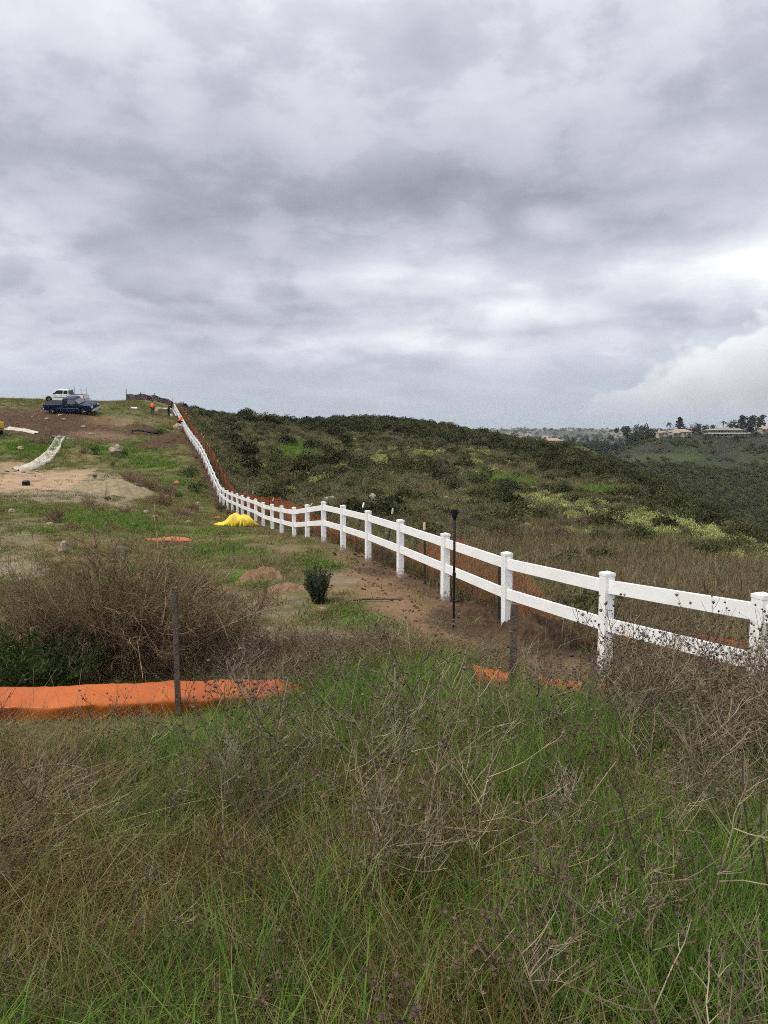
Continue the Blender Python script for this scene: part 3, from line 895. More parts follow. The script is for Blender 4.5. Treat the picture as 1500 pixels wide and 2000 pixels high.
def wstake(u, vb, vt, wd, lean, label):
    f_ = hit(u, vb); t_ = P(u + lean, vt, f_[1])
    h = float(t_[2] - f_[2])
    mb = MB()
    n = 9
    rr = np.random.default_rng(int(u))
    V = []
    for i in range(n):
        z = -0.3 + (h + 0.3) * i / (n - 1)
        dx = lean * f_[1] / FPX * max(0, z) / h
        for sx, sy in ((-1, -1), (1, -1), (1, 1), (-1, 1)):
            V.append((dx + sx * wd / 2 + rr.normal(0, 0.0015), sy * wd * 0.3 + rr.normal(0, 0.0015), z + (rr.normal(0, 0.006) if i == n - 1 else 0)))
    F_ = [(i * 4 + k, i * 4 + (k + 1) % 4, (i + 1) * 4 + (k + 1) % 4, (i + 1) * 4 + k) for i in range(n - 1) for k in range(4)] + [(n * 4 - 4, n * 4 - 3, n * 4 - 2, n * 4 - 1)]
    o = link('wooden_stake', mb.add(V, F_).mesh('wooden_stake', [M['wood']]), None, f_, (0, 0, R(rr.uniform(-20, 20))))
    return tag(bevel(o, 0.003, 1), label, 'stake')


wstake(349, 1397, 1146, 0.047, -2, 'grey weathered wooden stake standing at the orange barrier')
wstake(1000, 1345, 1179, 0.07, 2, 'dark weathered wooden stake in front of a white fence post')


# ------------------------------------------------------------------ tarps, channel lining, drain
def cloth(name, label, cat, u, v, w_, d_, h_, material, seed, fold=0.5, rz=0.0):
    g = hit(u, v)
    n, m2 = 60, 40
    a, b = np.meshgrid(np.linspace(-1, 1, n), np.linspace(-1, 1, m2), indexing='ij')
    rad = np.sqrt(a ** 2 + b ** 2)
    ang = np.arctan2(b, a)
    lim = 0.72 + 0.30 * vnoise(np.cos(ang) * 2 + 5, np.sin(ang) * 2 + 5, seed)
    s = np.minimum(1, lim / np.maximum(rad, 1e-6)); a2, b2 = a * s, b * s
    r2 = np.clip(1 - (a2 ** 2 + b2 ** 2) / lim ** 2, 0, 1)
    crease = np.abs(vnoise(a2 * 2.6 + 3 * b2, b2 * 2.2 + 9, seed + 2) - 0.5) * 2
    c2_ = np.abs(vnoise(a2 * 5 - 2 * b2, b2 * 4.5 + 3, seed + 4) - 0.5) * 2
    asym = 0.30 + 0.70 * np.exp(-((a2 - 0.22) / 0.60) ** 4)
    z = h_ * (r2 ** 0.30) * asym * (1 - 0.45 * fold * (1 - crease) ** 2) * (0.72 + 0.5 * vnoise(a2 * 2.4 + 7, b2 * 2.4 + 2, seed + 6)) * (0.94 + 0.12 * c2_)
    x, y = a2 * w_ / 2, b2 * d_ / 2
    x, y = x * math.cos(rz) - y * math.sin(rz), x * math.sin(rz) + y * math.cos(rz)
    zz = H(x + g[0], y + g[1]) - g[2] + z + 0.02
    V = np.stack([x, y, zz], -1).reshape(-1, 3)
    idx = np.arange(n * m2).reshape(n, m2)
    F = np.stack([idx[:-1, :-1], idx[1:, :-1], idx[1:, 1:], idx[:-1, 1:]], -1).reshape(-1, 4)
    o = link(name, mesh_np(name, V, F, [material], smooth=True), None, g)
    so = o.modifiers.new('thick', 'SOLIDIFY'); so.thickness = 0.006; so.offset = 1
    return tag(o, label, cat)


cloth('yellow_tarp', 'crumpled bright yellow tarp heaped on the grass by the white fence', 'tarp', 460, 1027, 2.3, 1.2, 0.58, M['yellow_tarp'], 14, 0.9)
cloth('orange_tarp', 'faded orange tarp lying flat on the green grass', 'tarp', 330, 1057, 1.85, 0.9, 0.12, M['orange_faded'], 22, 0.7)
for (u_, v_, w2_, h2_, sd_, lb_) in [(958, 1352, 0.34, 0.25, 43, 'torn orange sheet scrap sticking out of the grass by the dark stake'), (1095, 1364, 0.46, 0.20, 47, 'long orange sheet scrap in the grass below the dark earth heap'), (1190, 1375, 0.24, 0.20, 53, 'short orange sheet scrap in the grass in front of a fence post')]:
    g = hit(u_, v_)
    nb_ = 14; V_ = np.zeros((nb_, 6, 3)); tq = np.linspace(-0.5, 0.5, nb_); rq = np.random.default_rng(sd_)
    for j, (py, pz) in enumerate([(0.10, 0.9), (0.05, 1.0), (-0.02, 0.85), (-0.06, 0.6), (-0.06, 0.2), (-0.04, -0.8)]):
        V_[:, j] = np.stack([tq * w2_ * (1 + 0.1 * rq.normal()), py + 0.03 * vnoise(tq * 9, tq * 0 + j, sd_), h2_ * pz * (1 - 0.25 * (tq + 0.5)) + 0.03 * (vnoise(tq * 7, tq * 0 + j * 0.6, sd_ + 1) - 0.5)], -1)
    ii = np.arange(nb_ * 6).reshape(nb_, 6)
    tag(link('orange_scrap', mesh_np('orange_scrap', V_.reshape(-1, 3), np.stack([ii[:-1, :-1], ii[1:, :-1], ii[1:, 1:], ii[:-1, 1:]], -1).reshape(-1, 4), [M['orange_sheet']], smooth=True), None, g, (0, 0, R(-8))), lb_, 'scrap')
cloth('orange_scrap', 'small crumpled orange scrap below the dry brush by the fence', 'scrap', 344, 946, 0.6, 0.5, 0.26, M['orange_faded'], 31, 0.6)
cloth('orange_scrap', 'small rust orange scrap lying beside the yellow tarp', 'scrap', 424, 1013, 0.55, 0.4, 0.12, M['orange_faded'], 37, 0.6)


def ribbon_strip(name, label, cat, pts, w0, w1, material, lift, side=0.0, rough=0.05):
    g0 = np.array([hit(u, v) for u, v in pts])
    n = 60
    t = np.linspace(0, len(g0) - 1, n)
    c = np.stack([np.interp(t, range(len(g0)), g0[:, k]) for k in range(3)], 1)
    for k in range(2): c[:, k] = np.convolve(np.pad(c[:, k], 2, 'edge'), np.ones(5) / 5, 'valid')
    tg = np.gradient(c[:, :2], axis=0); tg /= np.linalg.norm(tg, axis=1, keepdims=True)
    nr = np.stack([-tg[:, 1], tg[:, 0]], 1)
    wd = np.linspace(w0, w1, n) * (0.9 + 0.2 * vnoise(t * 2.5, t * 0, 4))
    m2 = 13
    V = np.zeros((n, m2, 3))
    for j in range(m2):
        k = j / (m2 - 1) * 2 - 1
        off = wd / 2 * k * (1 + rough * (vnoise(t * 6, t * 0 + (k > 0) * 7, 3) - 0.5) * 2)
        x = c[:, 0] + nr[:, 0] * off; y = c[:, 1] + nr[:, 1] * off
        rim = lift * (abs(k) ** 2.5) + 0.05 * (vnoise(x * 2.1, y * 2.1, 15) - 0.5)
        V[:, j] = np.stack([x, y, H(x, y) + 0.05 + (rim if abs(k) < 0.99 else -0.12)], -1)
    o0 = c[0].copy(); o0[2] = V[0, 6, 2]
    idx = np.arange(n * m2).reshape(n, m2)
    F = np.stack([idx[:-1, :-1], idx[1:, :-1], idx[1:, 1:], idx[:-1, 1:]], -1).reshape(-1, 4)
    return tag(link(name, mesh_np(name, (V - o0).reshape(-1, 3), F, [material], smooth=True), None, o0), label, cat)


ribbon_strip('lined_ditch', 'white fabric-lined drainage ditch running down to the sandy pad', 'drainage ditch', [(30, 919), (52, 915), (74, 907), (92, 895), (104, 882), (111, 868), (118, 855)], 1.6, 1.0, M['white_fabric'], 0.25)
ribbon_strip('fabric_strip', 'thin white strip of fabric lying on the brown slope', 'fabric strip', [(12, 837), (35, 839), (55, 842), (72, 847)], 0.9, 0.6, M['white_fabric'], 0.08)
g = hit(51, 948)
dr = tag(bpy.data.objects.new('drain_riser', None), 'black drain riser standing in the middle of the sandy pad', 'drain'); COL.objects.link(dr); dr.location = g
link('riser', MB().lathe([(0.24, -0.1), (0.24, 0.2), (0.255, 0.2), (0.255, 0.24)], 20).mesh('riser', [M['black']]), dr)
link('grate_cap', MB().lathe([(0.255, 0.242), (0.22, 0.31), (0.13, 0.36), (0.0, 0.375)], 20).mesh('grate_cap', [mat('grey_plastic', (0.09, 0.1, 0.11), 0.5)], True), dr)


# ------------------------------------------------------------------ rocks and dirt
def rock_mesh(seed, material, sub=3, squash=0.75, rough=0.28, flatb=-0.4):
    bm = bmesh.new(); bmesh.ops.create_icosphere(bm, subdivisions=sub, radius=1)
    off = Vector((seed * 7.3, seed * 3.1, seed * 5.7))
    for vv in bm.verts:
        p = vv.co.copy()
        k = 1 + rough * mnoise.noise(p * 0.9 + off) * 1.5 + rough * 0.5 * mnoise.noise(p * 2.3 + off) + rough * 0.22 * mnoise.noise(p * 5.5 + off)
        c = mnoise.cell(p * 1.3 + off)
        vv.co = p * (k + 0.08 * (c - 0.5)); vv.co.z *= squash
        if vv.co.z < flatb: vv.co.z = flatb + (vv.co.z - flatb) * 0.2
    me = bpy.data.meshes.new('rock'); bm.to_mesh(me); bm.free(); me.materials.append(material)
    return me


ROCKS = {k: [rock_mesh(i + s, M[k]) for i in range(4)] for s, k in ((1, 'rock'), (11, 'rock_pale'))}
rk = [(228, 888, 31, 22, 'rock', 'large round tan boulder on the grass above the sandy pad', 'boulder'),
      (350, 842, 24, 15, 'rock', 'broad pale tan boulder the kneeling worker leans over', 'boulder'),
      (309, 806, 14, 13, 'rock', 'small tan boulder beside the standing worker', 'boulder'),
      (125, 1082, 24, 28, 'rock', 'upright tan rock at the top edge of the dry bush', 'rock'),
      (24, 1002, 17, 9, 'rock', 'flat tan rock on the stony ground below the sandy pad', 'rock'),
      (97, 1030, 17, 10, 'rock', 'tan rock half hidden in brown brush below the pad', 'rock'),
      (303, 1013, 17, 8, 'rock', 'pale flat rock at the edge of the bright green patch', 'rock'),
      (367, 1024, 18, 7, 'rock', 'pale flat rock between the brush and the yellow tarp', 'rock'),
      (285, 1004, 12, 7, 'rock_pale', 'small grey rock at the foot of the gravel bank', 'rock'),
      (385, 988, 10, 7, 'rock', 'small tan rock in the dry brush near the white fence', 'rock'),
      (643, 984, 26, 16, 'rock_pale', 'grey boulder on the hillside just above the fence bend', 'boulder'),
      (729, 980, 20, 17, 'rock_pale', 'dark grey split boulder on the hillside beside a yellow shrub', 'boulder'),
      (712, 1004, 16, 14, 'rock_pale', 'mossy grey rock by the leaning white-tipped stake', 'rock'),
      (503, 949, 25, 9, 'rock_pale', 'long flat pale rock among hillside shrubs', 'boulder'),
      (871, 977, 17, 8, 'rock_pale', 'pale flat rock on the hillside behind the survey rod', 'rock'),
      (1030, 1034, 20, 14, 'rock', 'round tan rock in the dry grass beyond the fence', 'rock'),
      (1043, 1050, 16, 9, 'rock_pale', 'low pale rock in front of the round tan rock', 'rock'),
      (1197, 966, 14, 6, 'rock', 'pinkish rock high on the far shoulder of the hillside', 'rock'),
      (1255, 1067, 14, 8, 'rock', 'small tan rock below the yellow-green shrubs', 'rock'),
      (497, 890, 8, 5, 'rock_pale', 'tiny white rock beside a dark hillside shrub', 'rock'),
      (434, 911, 7, 5, 'rock_pale', 'tiny white rock just behind the orange netting', 'rock'),
      (631, 1195, 22, 10, 'rock', 'orange-tan flat stone at the foot of the green bush', 'stone'),
      (533, 1192, 12, 7, 'rock', 'small tan stone in the grass below the dirt mound', 'stone'),
      (40, 880, 15, 9, 'rock', 'tan rock on the green slope left of the lined ditch', 'rock'),
      (160, 1120, 12, 8, 'rock', 'small stone behind the big dry bush', 'stone')]
for i, (u, v, wpx, hpx, k, lab, cat) in enumerate(rk):
    g = hit(u, v - 1)
    s = wpx * g[1] / FPX / 2 * 1.0
    hz_ = hpx * g[1] / FPX
    o = link('boulder' if cat == 'boulder' else 'rock', ROCKS[k][i % 4], None, g + np.array([0, 0, hz_ * 0.28]), (0, 0, i * 1.3), (s, s * 0.85, hz_ / 1.25))
    tag(o, lab, cat)
for j, (du, dv, s) in enumerate([(0, 0, 7), (-12, -3, 6), (9, -1, 6), (-20, 1, 5), (18, 2, 5)]):
    g = hit(116 + du, 857 + dv); ss = s * g[1] / FPX
    tag(link('rock', ROCKS['rock_pale'][j % 4], None, g + np.array([0, 0, ss * 0.2]), (0, 0, j * 2.0), (ss, ss * .8, ss * .8)), 'pale rock in the pile at the top of the lined ditch', 'rock', 'rocks at the top of the lined ditch')
for j, (du, dv, s) in enumerate([(-5, 2, 5), (12, 4, 6), (28, 6, 6), (-22, 2, 6), (38, 2, 5)]):
    g = hit(34 + du, 919 + dv); ss = s * g[1] / FPX
    tag(link('rock', ROCKS['rock'][j % 4], None, g + np.array([0, 0, ss * 0.15]), (0, 0, j * 2.0), (ss, ss * .8, ss * .55)), 'tan rock at the outlet of the lined ditch', 'rock', 'rocks at the outlet of the lined ditch')


def mound(name, label, u, v, w_, d_, h_, material, seed, rz=0.0, cat='dirt mound', n=46):
    g = hit(u, v)
    a, b = np.meshgrid(np.linspace(-1, 1, n), np.linspace(-1, 1, n), indexing='ij')
    x, y = a * w_ / 2, b * d_ / 2
    x, y = x * math.cos(rz) - y * math.sin(rz), x * math.sin(rz) + y * math.cos(rz)
    r = np.sqrt(a * a + b * b) + 0.5 * (fbm(a * 1.7 + 5, b * 1.7 + 5, seed, 3) - 0.5)
    k = np.clip(1 - r, 0, 1)
    nz2 = fbm(a * 5, b * 5, seed + 3, 4) - 0.5
    z = h_ * (k ** 0.8) * 1.15 + (0.75 * h_ * nz2 + 0.30 * h_ * (fbm(a * 16, b * 16, seed + 9, 2) - 0.5)) * np.clip(k * 4, 0, 1) - 0.08 * np.clip((r - 0.96) * 6, 0, 1) * max(h_, 0.5)
    V = np.stack([x, y, H(x + g[0], y + g[1]) - g[2] + z], -1).reshape(-1, 3)
    idx = np.arange(n * n).reshape(n, n)
    F = np.stack([idx[:-1, :-1], idx[1:, :-1], idx[1:, 1:], idx[:-1, 1:]], -1).reshape(-1, 4)
    return tag(link(name, mesh_np(name, V, F, [material], smooth=True), None, g), label, cat)


mound('dirt_mound', 'small mound of tan dirt in bright green grass', 512, 1136, 1.1, 1.0, 0.28, M['clod'], 3)
mound('dirt_mound', 'low tan dirt pile beside the small green bush', 560, 1152, 0.8, 0.6, 0.12, M['clod'], 9)
mound('dirt_mound', 'dark clod heap behind a white fence post and netting', 752, 1098, 1.1, 0.9, 0.34, M['clod_dark'], 13)
mound('dirt_mound', 'long dark churned dirt heap at the wooden stake', 1060, 1255, 1.7, 0.9, 0.36, M['clod_dark'], 17, 0.3)
mound('dirt_mound', 'dark dirt heap between the survey rod and fence', 930, 1205, 1.2, 0.8, 0.22, M['clod_dark'], 19, 0.3)
mound('dirt_mound', 'dark dug earth heap below the tan boulder and fence', 335, 862, 4.5, 3.0, 0.7, M['clod_dark'], 23)
mound('dirt_mound', 'dark dug earth strip in the middle of the grass slope', 300, 873, 5.0, 2.6, 0.5, M['clod_dark'], 27)
mound('dirt_mound', 'dark churned earth below the standing worker', 275, 838, 4.0, 3.0, 0.5, M['clod_dark'], 29)
mound('gravel_bank', 'sloping tan gravel bank at the end of the sandy pad', 225, 955, 5.6, 9.0, 0.5, M['gravelly'], 33, 0.4, 'gravel bank')
mound('sand_pile', 'long tan sand pile on the skyline behind the trucks', 5, 774, 13, 8, 1.5, M['sandpile'], 37, 0, 'sand pile')

# ------------------------------------------------------------------ plant building blocks (vectorised)
def tubes(Pn, rad, sides=3):
    """Pn (N,K,3) polylines, rad (N,K) -> verts, quads"""
    N, K, _ = Pn.shape
    T = np.gradient(Pn, axis=1); T /= np.maximum(np.linalg.norm(T, axis=-1, keepdims=True), 1e-9)
    ref = np.where(np.abs(T[..., 2:3]) < 0.9, np.array([0, 0, 1.0]), np.array([1.0, 0, 0]))
    a = np.cross(T, ref); a /= np.maximum(np.linalg.norm(a, axis=-1, keepdims=True), 1e-9); b = np.cross(T, a)
    ang = 2 * math.pi * np.arange(sides) / sides
    V = Pn[:, :, None] + (a[:, :, None] * np.cos(ang)[:, None] + b[:, :, None] * np.sin(ang)[:, None]) * rad[:, :, None, None]
    idx = np.arange(N * K * sides).reshape(N, K, sides)
    nx_ = np.roll(idx, -1, axis=2)
    F = np.stack([idx[:, :-1], nx_[:, :-1], nx_[:, 1:], idx[:, 1:]], -1).reshape(-1, 4)
    return V.reshape(-1, 3), F


def ribbons(Pn, side, wid):
    N, K, _ = Pn.shape
    V = np.stack([Pn - side * wid[..., None] / 2, Pn + side * wid[..., None] / 2], 2)
    idx = np.arange(N * K * 2).reshape(N, K, 2)
    F = np.stack([idx[:, :-1, 0], idx[:, :-1, 1], idx[:, 1:, 1], idx[:, 1:, 0]], -1).reshape(-1, 4)
    return V.reshape(-1, 3), F


def leafquads(C, size, rg, up=0.0, aspect=0.5, outward=None):
    """randomly turned leaf-shaped quads at C"""
    N = len(C)
    d1 = rg.normal(size=(N, 3)); d1[:, 2] += up
    if outward is not None: d1 += outward
    d1 /= np.linalg.norm(d1, axis=1, keepdims=True)
    r = rg.normal(size=(N, 3)); d2 = np.cross(d1, r); d2 /= np.maximum(np.linalg.norm(d2, axis=1, keepdims=True), 1e-9)
    s = np.asarray(size).reshape(-1, 1)
    V = np.stack([C, C + d1 * s * 0.5 + d2 * s * aspect * 0.5, C + d1 * s, C + d1 * s * 0.5 - d2 * s * aspect * 0.5], 1)
    return V.reshape(-1, 3), np.arange(4 * N).reshape(N, 4)


class GB:
    """gathers numpy geometry with material indices into one mesh"""
    def __init__(s): s.V, s.F, s.m, s.n = [], {}, {}, 0

    def add(s, V, F, mi=0):
        k = F.shape[1]
        s.V.append(V); s.F.setdefault(k, []).append(F + s.n); s.m.setdefault(k, []).append(np.full(len(F), mi)); s.n += len(V)
        return s

    def mesh(s, name, mats, smooth=False):
        ks = list(s.F)
        return mesh_np(name, np.concatenate(s.V), [np.concatenate(s.F[k]) for k in ks], mats, smooth, np.concatenate([np.concatenate(s.m[k]) for k in ks]))


def scatter(name, protos, pts, rot, scl, idx, label=None, cat=None):
    """one object that instances plant meshes over points (uncountable ground cover)"""
    me = bpy.data.meshes.new(name)
    me.vertices.add(len(pts)); me.vertices.foreach_set('co', np.asarray(pts, np.float32).ravel())
    for k, typ, arr in (('rot', 'FLOAT_VECTOR', rot), ('scl', 'FLOAT_VECTOR', scl), ('idx', 'INT', idx)):
        at = me.attributes.new(k, typ, 'POINT')
        at.data.foreach_set('vector' if typ == 'FLOAT_VECTOR' else 'value', np.asarray(arr, np.int32 if typ == 'INT' else np.float32).ravel())
    o = link(name, me)
    ng = bpy.data.node_groups.new(name + '_scatter', 'GeometryNodeTree')
    ng.interface.new_socket('Geometry', in_out='INPUT', socket_type='NodeSocketGeometry')
    ng.interface.new_socket('Geometry', in_out='OUTPUT', socket_type='NodeSocketGeometry')
    N_ = ng.nodes; L_ = ng.links
    gi = N_.new('NodeGroupInput'); go = N_.new('NodeGroupOutput'); iop = N_.new('GeometryNodeInstanceOnPoints'); jn = N_.new('GeometryNodeJoinGeometry')
    for pmesh in reversed(protos):             # a joined list comes out last link first
        po = bpy.data.objects.new(pmesh.name, pmesh)
        oi = N_.new('GeometryNodeObjectInfo'); oi.inputs['Object'].default_value = po
        g2 = N_.new('GeometryNodeGeometryToInstance')
        L_.new(oi.outputs['Geometry'], g2.inputs[0]); L_.new(g2.outputs[0], jn.inputs[0])
    L_.new(gi.outputs[0], iop.inputs['Points']); L_.new(jn.outputs[0], iop.inputs['Instance'])
    iop.inputs['Pick Instance'].default_value = True
    for k, typ, sock in (('rot', 'FLOAT_VECTOR', 'Rotation'), ('scl', 'FLOAT_VECTOR', 'Scale'), ('idx', 'INT', 'Instance Index')):
        na = N_.new('GeometryNodeInputNamedAttribute'); na.data_type = typ; na.inputs['Name'].default_value = k
        L_.new(na.outputs['Attribute'], iop.inputs[sock])
    L_.new(iop.outputs[0], go.inputs[0])
    md = o.modifiers.new('scatter', 'NODES'); md.node_group = ng
    return tag(o, label, cat, kind='stuff')


# ------------------------------------------------------------------ plant materials
VM = {}
VM['blade'] = mat('green_blade', (0.142, 0.196, 0.042), 0.65, 0.3, 3, 0.15, col2=(0.075, 0.115, 0.026), coords='World', trans=0.3, rnd=0.45, patch=((0.175, 0.17, 0.05), 0.9))
VM['blade_lush'] = mat('lush_blade', (0.15, 0.25, 0.045), 0.65, 0.3, 3, 0.15, col2=(0.085, 0.15, 0.028), coords='World', trans=0.35, rnd=0.25)
VM['blade_dry'] = mat('dry_blade', (0.27, 0.22, 0.12), 0.8, 0.3, 3, 0.15, col2=(0.17, 0.13, 0.068), coords='World', trans=0.25, rnd=0.3)
VM['blade_rust'] = mat('rusty_stem', (0.22, 0.12, 0.05), 0.8, 0.3, 3, 0.15, col2=(0.15, 0.10, 0.04), coords='World', trans=0.2, rnd=0.3)
VM['stem'] = mat('dry_weed_stem', (0.275, 0.232, 0.158), 0.85, 0.3, 5, 0.15, col2=(0.125, 0.102, 0.070), coords='World', rnd=0.3)
VM['straw'] = mat('grey_straw', (0.205, 0.168, 0.092), 0.85, 0.3, 5, 0.15, col2=(0.10, 0.082, 0.046), coords='World', rnd=0.35)
VM['stem_dark'] = mat('dark_weed_stem', (0.10, 0.08, 0.065), 0.85, 0.3, 5, 0.15, col2=(0.06, 0.045, 0.038), coords='World', rnd=0.3)
VM['burr'] = mat('seed_head', (0.060, 0.044, 0.030), 0.9, 0.3, 30, 0.1, col2=(0.15, 0.115, 0.078), coords='World', rnd=0.35)
VM['twig'] = mat('brown_twig', (0.22, 0.152, 0.096), 0.9, 0.3, 3, 0.1, col2=(0.13, 0.09, 0.058), coords='World', rnd=0.2)
VM['twig_tan'] = mat('tan_twig', (0.38, 0.27, 0.16), 0.9, 0.3, 3, 0.1, col2=(0.26, 0.18, 0.105), coords='World')
VM['bark'] = mat('grey_bark', (0.11, 0.085, 0.062), 0.95, 0.3, 4, 0.1, coords='World')
VM['sh_dark'] = mat('dark_chaparral_leaf', (0.056, 0.062, 0.025), 0.75, 0.3, 1.5, 0.15, col2=(0.030, 0.036, 0.016), coords='World', trans=0.1, rnd=0.42, patch=((0.075, 0.078, 0.034), 0.22))
VM['sh_olive'] = mat('olive_leaf', (0.118, 0.125, 0.05), 0.75, 0.3, 1.5, 0.2, col2=(0.072, 0.080, 0.034), coords='World', trans=0.15, rnd=0.30)
VM['sh_sage'] = mat('grey_sage_leaf', (0.17, 0.16, 0.092), 0.8, 0.3, 1.5, 0.15, col2=(0.10, 0.095, 0.056), coords='World', trans=0.1, rnd=0.30)
VM['sh_yellow'] = mat('yellow_green_leaf', (0.42, 0.45, 0.17), 0.75, 0.3, 1.5, 0.2, col2=(0.26, 0.29, 0.10), coords='World', trans=0.2, rnd=0.22)
VM['sh_brown'] = mat('dry_brush_leaf', (0.14, 0.10, 0.07), 0.9, 0.3, 1.5, 0.1, col2=(0.09, 0.065, 0.047), coords='World', rnd=0.30)
VM['needle'] = mat('blue_green_needle', (0.060, 0.085, 0.042), 0.7, 0.3, 6, 0.2, col2=(0.035, 0.052, 0.026), coords='World', trans=0.15)
VM['fern'] = mat('deep_green_leaf', (0.060, 0.095, 0.028), 0.65, 0.3, 6, 0.25, col2=(0.028, 0.048, 0.016), coords='World', trans=0.2)
VM['tree_dark'] = mat('dark_tree_leaf', (0.030, 0.040, 0.022), 0.7, 0.3, 0.5, 0.2, col2=(0.02, 0.028, 0.016), coords='World', trans=0.1, rnd=0.25)
VM['tree_grey'] = mat('grey_tree_leaf', (0.055, 0.062, 0.038), 0.7, 0.3, 0.5, 0.2, col2=(0.035, 0.042, 0.026), coords='World', trans=0.1, rnd=0.25)


for m_ in VM.values():
    next(n_ for n_ in m_.node_tree.nodes if n_.type == 'BSDF_PRINCIPLED').inputs['Specular IOR Level'].default_value = 0.06


# ------------------------------------------------------------------ grass prototypes
def grass_clump(seed, n, h0, h1, spread, wid, lean, mats, mix):
    rg = np.random.default_rng(seed)
    K = 5
    base = np.stack([rg.normal(0, spread, n), rg.normal(0, spread, n), np.full(n, -0.02)], 1)
    h = rg.uniform(h0, h1, n); ang = rg.uniform(0, 2 * math.pi, n); ln = np.abs(rg.normal(0, lean, n))
    k = np.linspace(0, 1, K)
    bend = (k ** 1.8)[None] * (ln * h)[:, None]
    Pn = np.zeros((n, K, 3))
    Pn[..., 0] = base[:, None, 0] + np.cos(ang)[:, None] * bend; Pn[..., 1] = base[:, None, 1] + np.sin(ang)[:, None] * bend
    Pn[..., 2] = base[:, None, 2] + h[:, None] * (k[None] - 0.25 * np.minimum(ln, 1.4)[:, None] * k[None] ** 2.5)
    sa_ = rg.uniform(0, 2 * math.pi, n)
    side = np.stack([np.cos(sa_), np.sin(sa_), np.zeros(n)], 1)[:, None, :].repeat(K, 1)
    W = (wid * rg.uniform(0.6, 1.3, n))[:, None] * np.array([0.7, 1, 0.85, 0.55, 0.08])[None]
    mi = rg.choice(len(mats), n, p=mix)
    gb = GB()
    for q in range(len(mats)):
        s = mi == q
        if s.any(): gb.add(*ribbons(Pn[s], side[s], W[s]), q)
    return gb.mesh('grass_clump', mats)


def burr_template(rg, r):
    V = [(0, 0, 1), (0, 0, -1)] + [(math.cos(a), math.sin(a), 0) for a in np.arange(5) * 2 * math.pi / 5]
    F = [(0, 2 + i, 2 + (i + 1) % 5) for i in range(5)] + [(1, 2 + (i + 1) % 5, 2 + i) for i in range(5)]
    V = np.array(V) * r; F = np.array(F)
    n = 15
    d = rg.normal(size=(n, 3)); d[:, 2] = np.abs(d[:, 2]) * 0.8 - 0.1; d /= np.linalg.norm(d, axis=1, keepdims=True)
    o = np.cross(d, rg.normal(size=(n, 3))); o /= np.linalg.norm(o, axis=1, keepdims=True)
    S = np.stack([d * r * 0.7 + o * r * 0.13, d * r * 0.7 - o * r * 0.13, d * r * 1.7], 1).reshape(-1, 3)
    return np.concatenate([V, S]), np.concatenate([F, np.arange(3 * n).reshape(n, 3) + len(V)])


def weed(seed, height, heads=1.0, mats=None, thick=0.0023, droop=0.35, headsize=0.0082, nb=9):
    """dry thistle: a stem that forks twice, burr heads on the tips"""
    rg = np.random.default_rng(seed)
    L1, tips = [], []
    K = 5

    def shoot(p0, d0, ln, r0, lvl):
        d = np.array(d0, float); d /= np.linalg.norm(d)
        pts = [np.array(p0, float)]
        for i in range(K - 1):
            d = d + rg.normal(0, 0.13, 3) + np.array([0, 0, 0.07 if lvl else 0.05]); d /= np.linalg.norm(d)
            pts.append(pts[-1] + d * ln / (K - 1))
        L1.append((np.array(pts), np.linspace(r0, r0 * 0.55, K), lvl))
        return np.array(pts), d

    lean = rg.normal(0, 0.16, 2)
    main, dm = shoot((0, 0, -0.05), (lean[0], lean[1], 1), height, thick * 1.5, 0)
    tips.append(main[-1])
    for b in range(nb):
        k = rg.uniform(0.18, 0.95)
        p = main[0] + (main[-1] - main[0]) * k; j = min(int(k * (K - 1)), K - 2); f = k * (K - 1) - j; p = main[j] * (1 - f) + main[j + 1] * f
        a = rg.uniform(0, 2 * math.pi)
        br, db = shoot(p, (math.cos(a), math.sin(a), rg.uniform(0.3, 1.2)), height * rg.uniform(0.22, 0.5) * (1.15 - 0.5 * k), thick, 1)
        tips.append(br[-1])
        for c in range(rg.integers(2, 5)):
            k2 = rg.uniform(0.3, 1.0); j = min(int(k2 * (K - 1)), K - 2); f = k2 * (K - 1) - j; p2 = br[j] * (1 - f) + br[j + 1] * f
            a2 = rg.uniform(0, 2 * math.pi)
            tw, dt = shoot(p2, (math.cos(a2) + db[0], math.sin(a2) + db[1], rg.uniform(0.1, 1.0) + db[2] * 0.4), height * rg.uniform(0.07, 0.18), thick * 0.7, 2)
            tips.append(tw[-1])
    gb = GB()
    Pn = np.array([l[0] for l in L1]); rr = np.array([l[1] for l in L1])
    gb.add(*tubes(Pn, rr), 0)
    for t_ in tips:
        if rg.random() < heads:
            V, F = burr_template(rg, headsize * rg.uniform(0.7, 1.5))
            gb.add(V + t_, F, 1)
    return gb.mesh('dry_weed', mats or [VM['stem'], VM['burr']])


def straw_tangle(seed, n, R_, hmax, mats):
    rg = np.random.default_rng(seed); K = 6
    a = rg.uniform(0, 2 * math.pi, n); r = R_ * np.sqrt(rg.random(n)) * 0.6
    p = np.stack([r * np.cos(a), r * np.sin(a), rg.uniform(0.0, hmax, n)], 1)
    d = rg.normal(size=(n, 3)); d[:, 2] = rg.normal(0.1, 0.25, n); d /= np.linalg.norm(d, axis=1, keepdims=True)
    ln = rg.uniform(0.15, 0.5, n); cv = rg.normal(0, 0.5, (n, 3)); cv[:, 2] -= 0.3
    k = np.linspace(0, 1, K)
    Pn = p[:, None] + d[:, None] * (k[None, :, None] * ln[:, None, None]) + cv[:, None] * ((k ** 2)[None, :, None] * ln[:, None, None] * 0.5)
    Pn[..., 2] = np.maximum(Pn[..., 2], 0.005)
    rad = (rg.uniform(0.0012, 0.0024, n))[:, None] * np.linspace(1, 0.5, K)[None]
    return GB().add(*tubes(Pn, rad)).mesh('straw', mats)


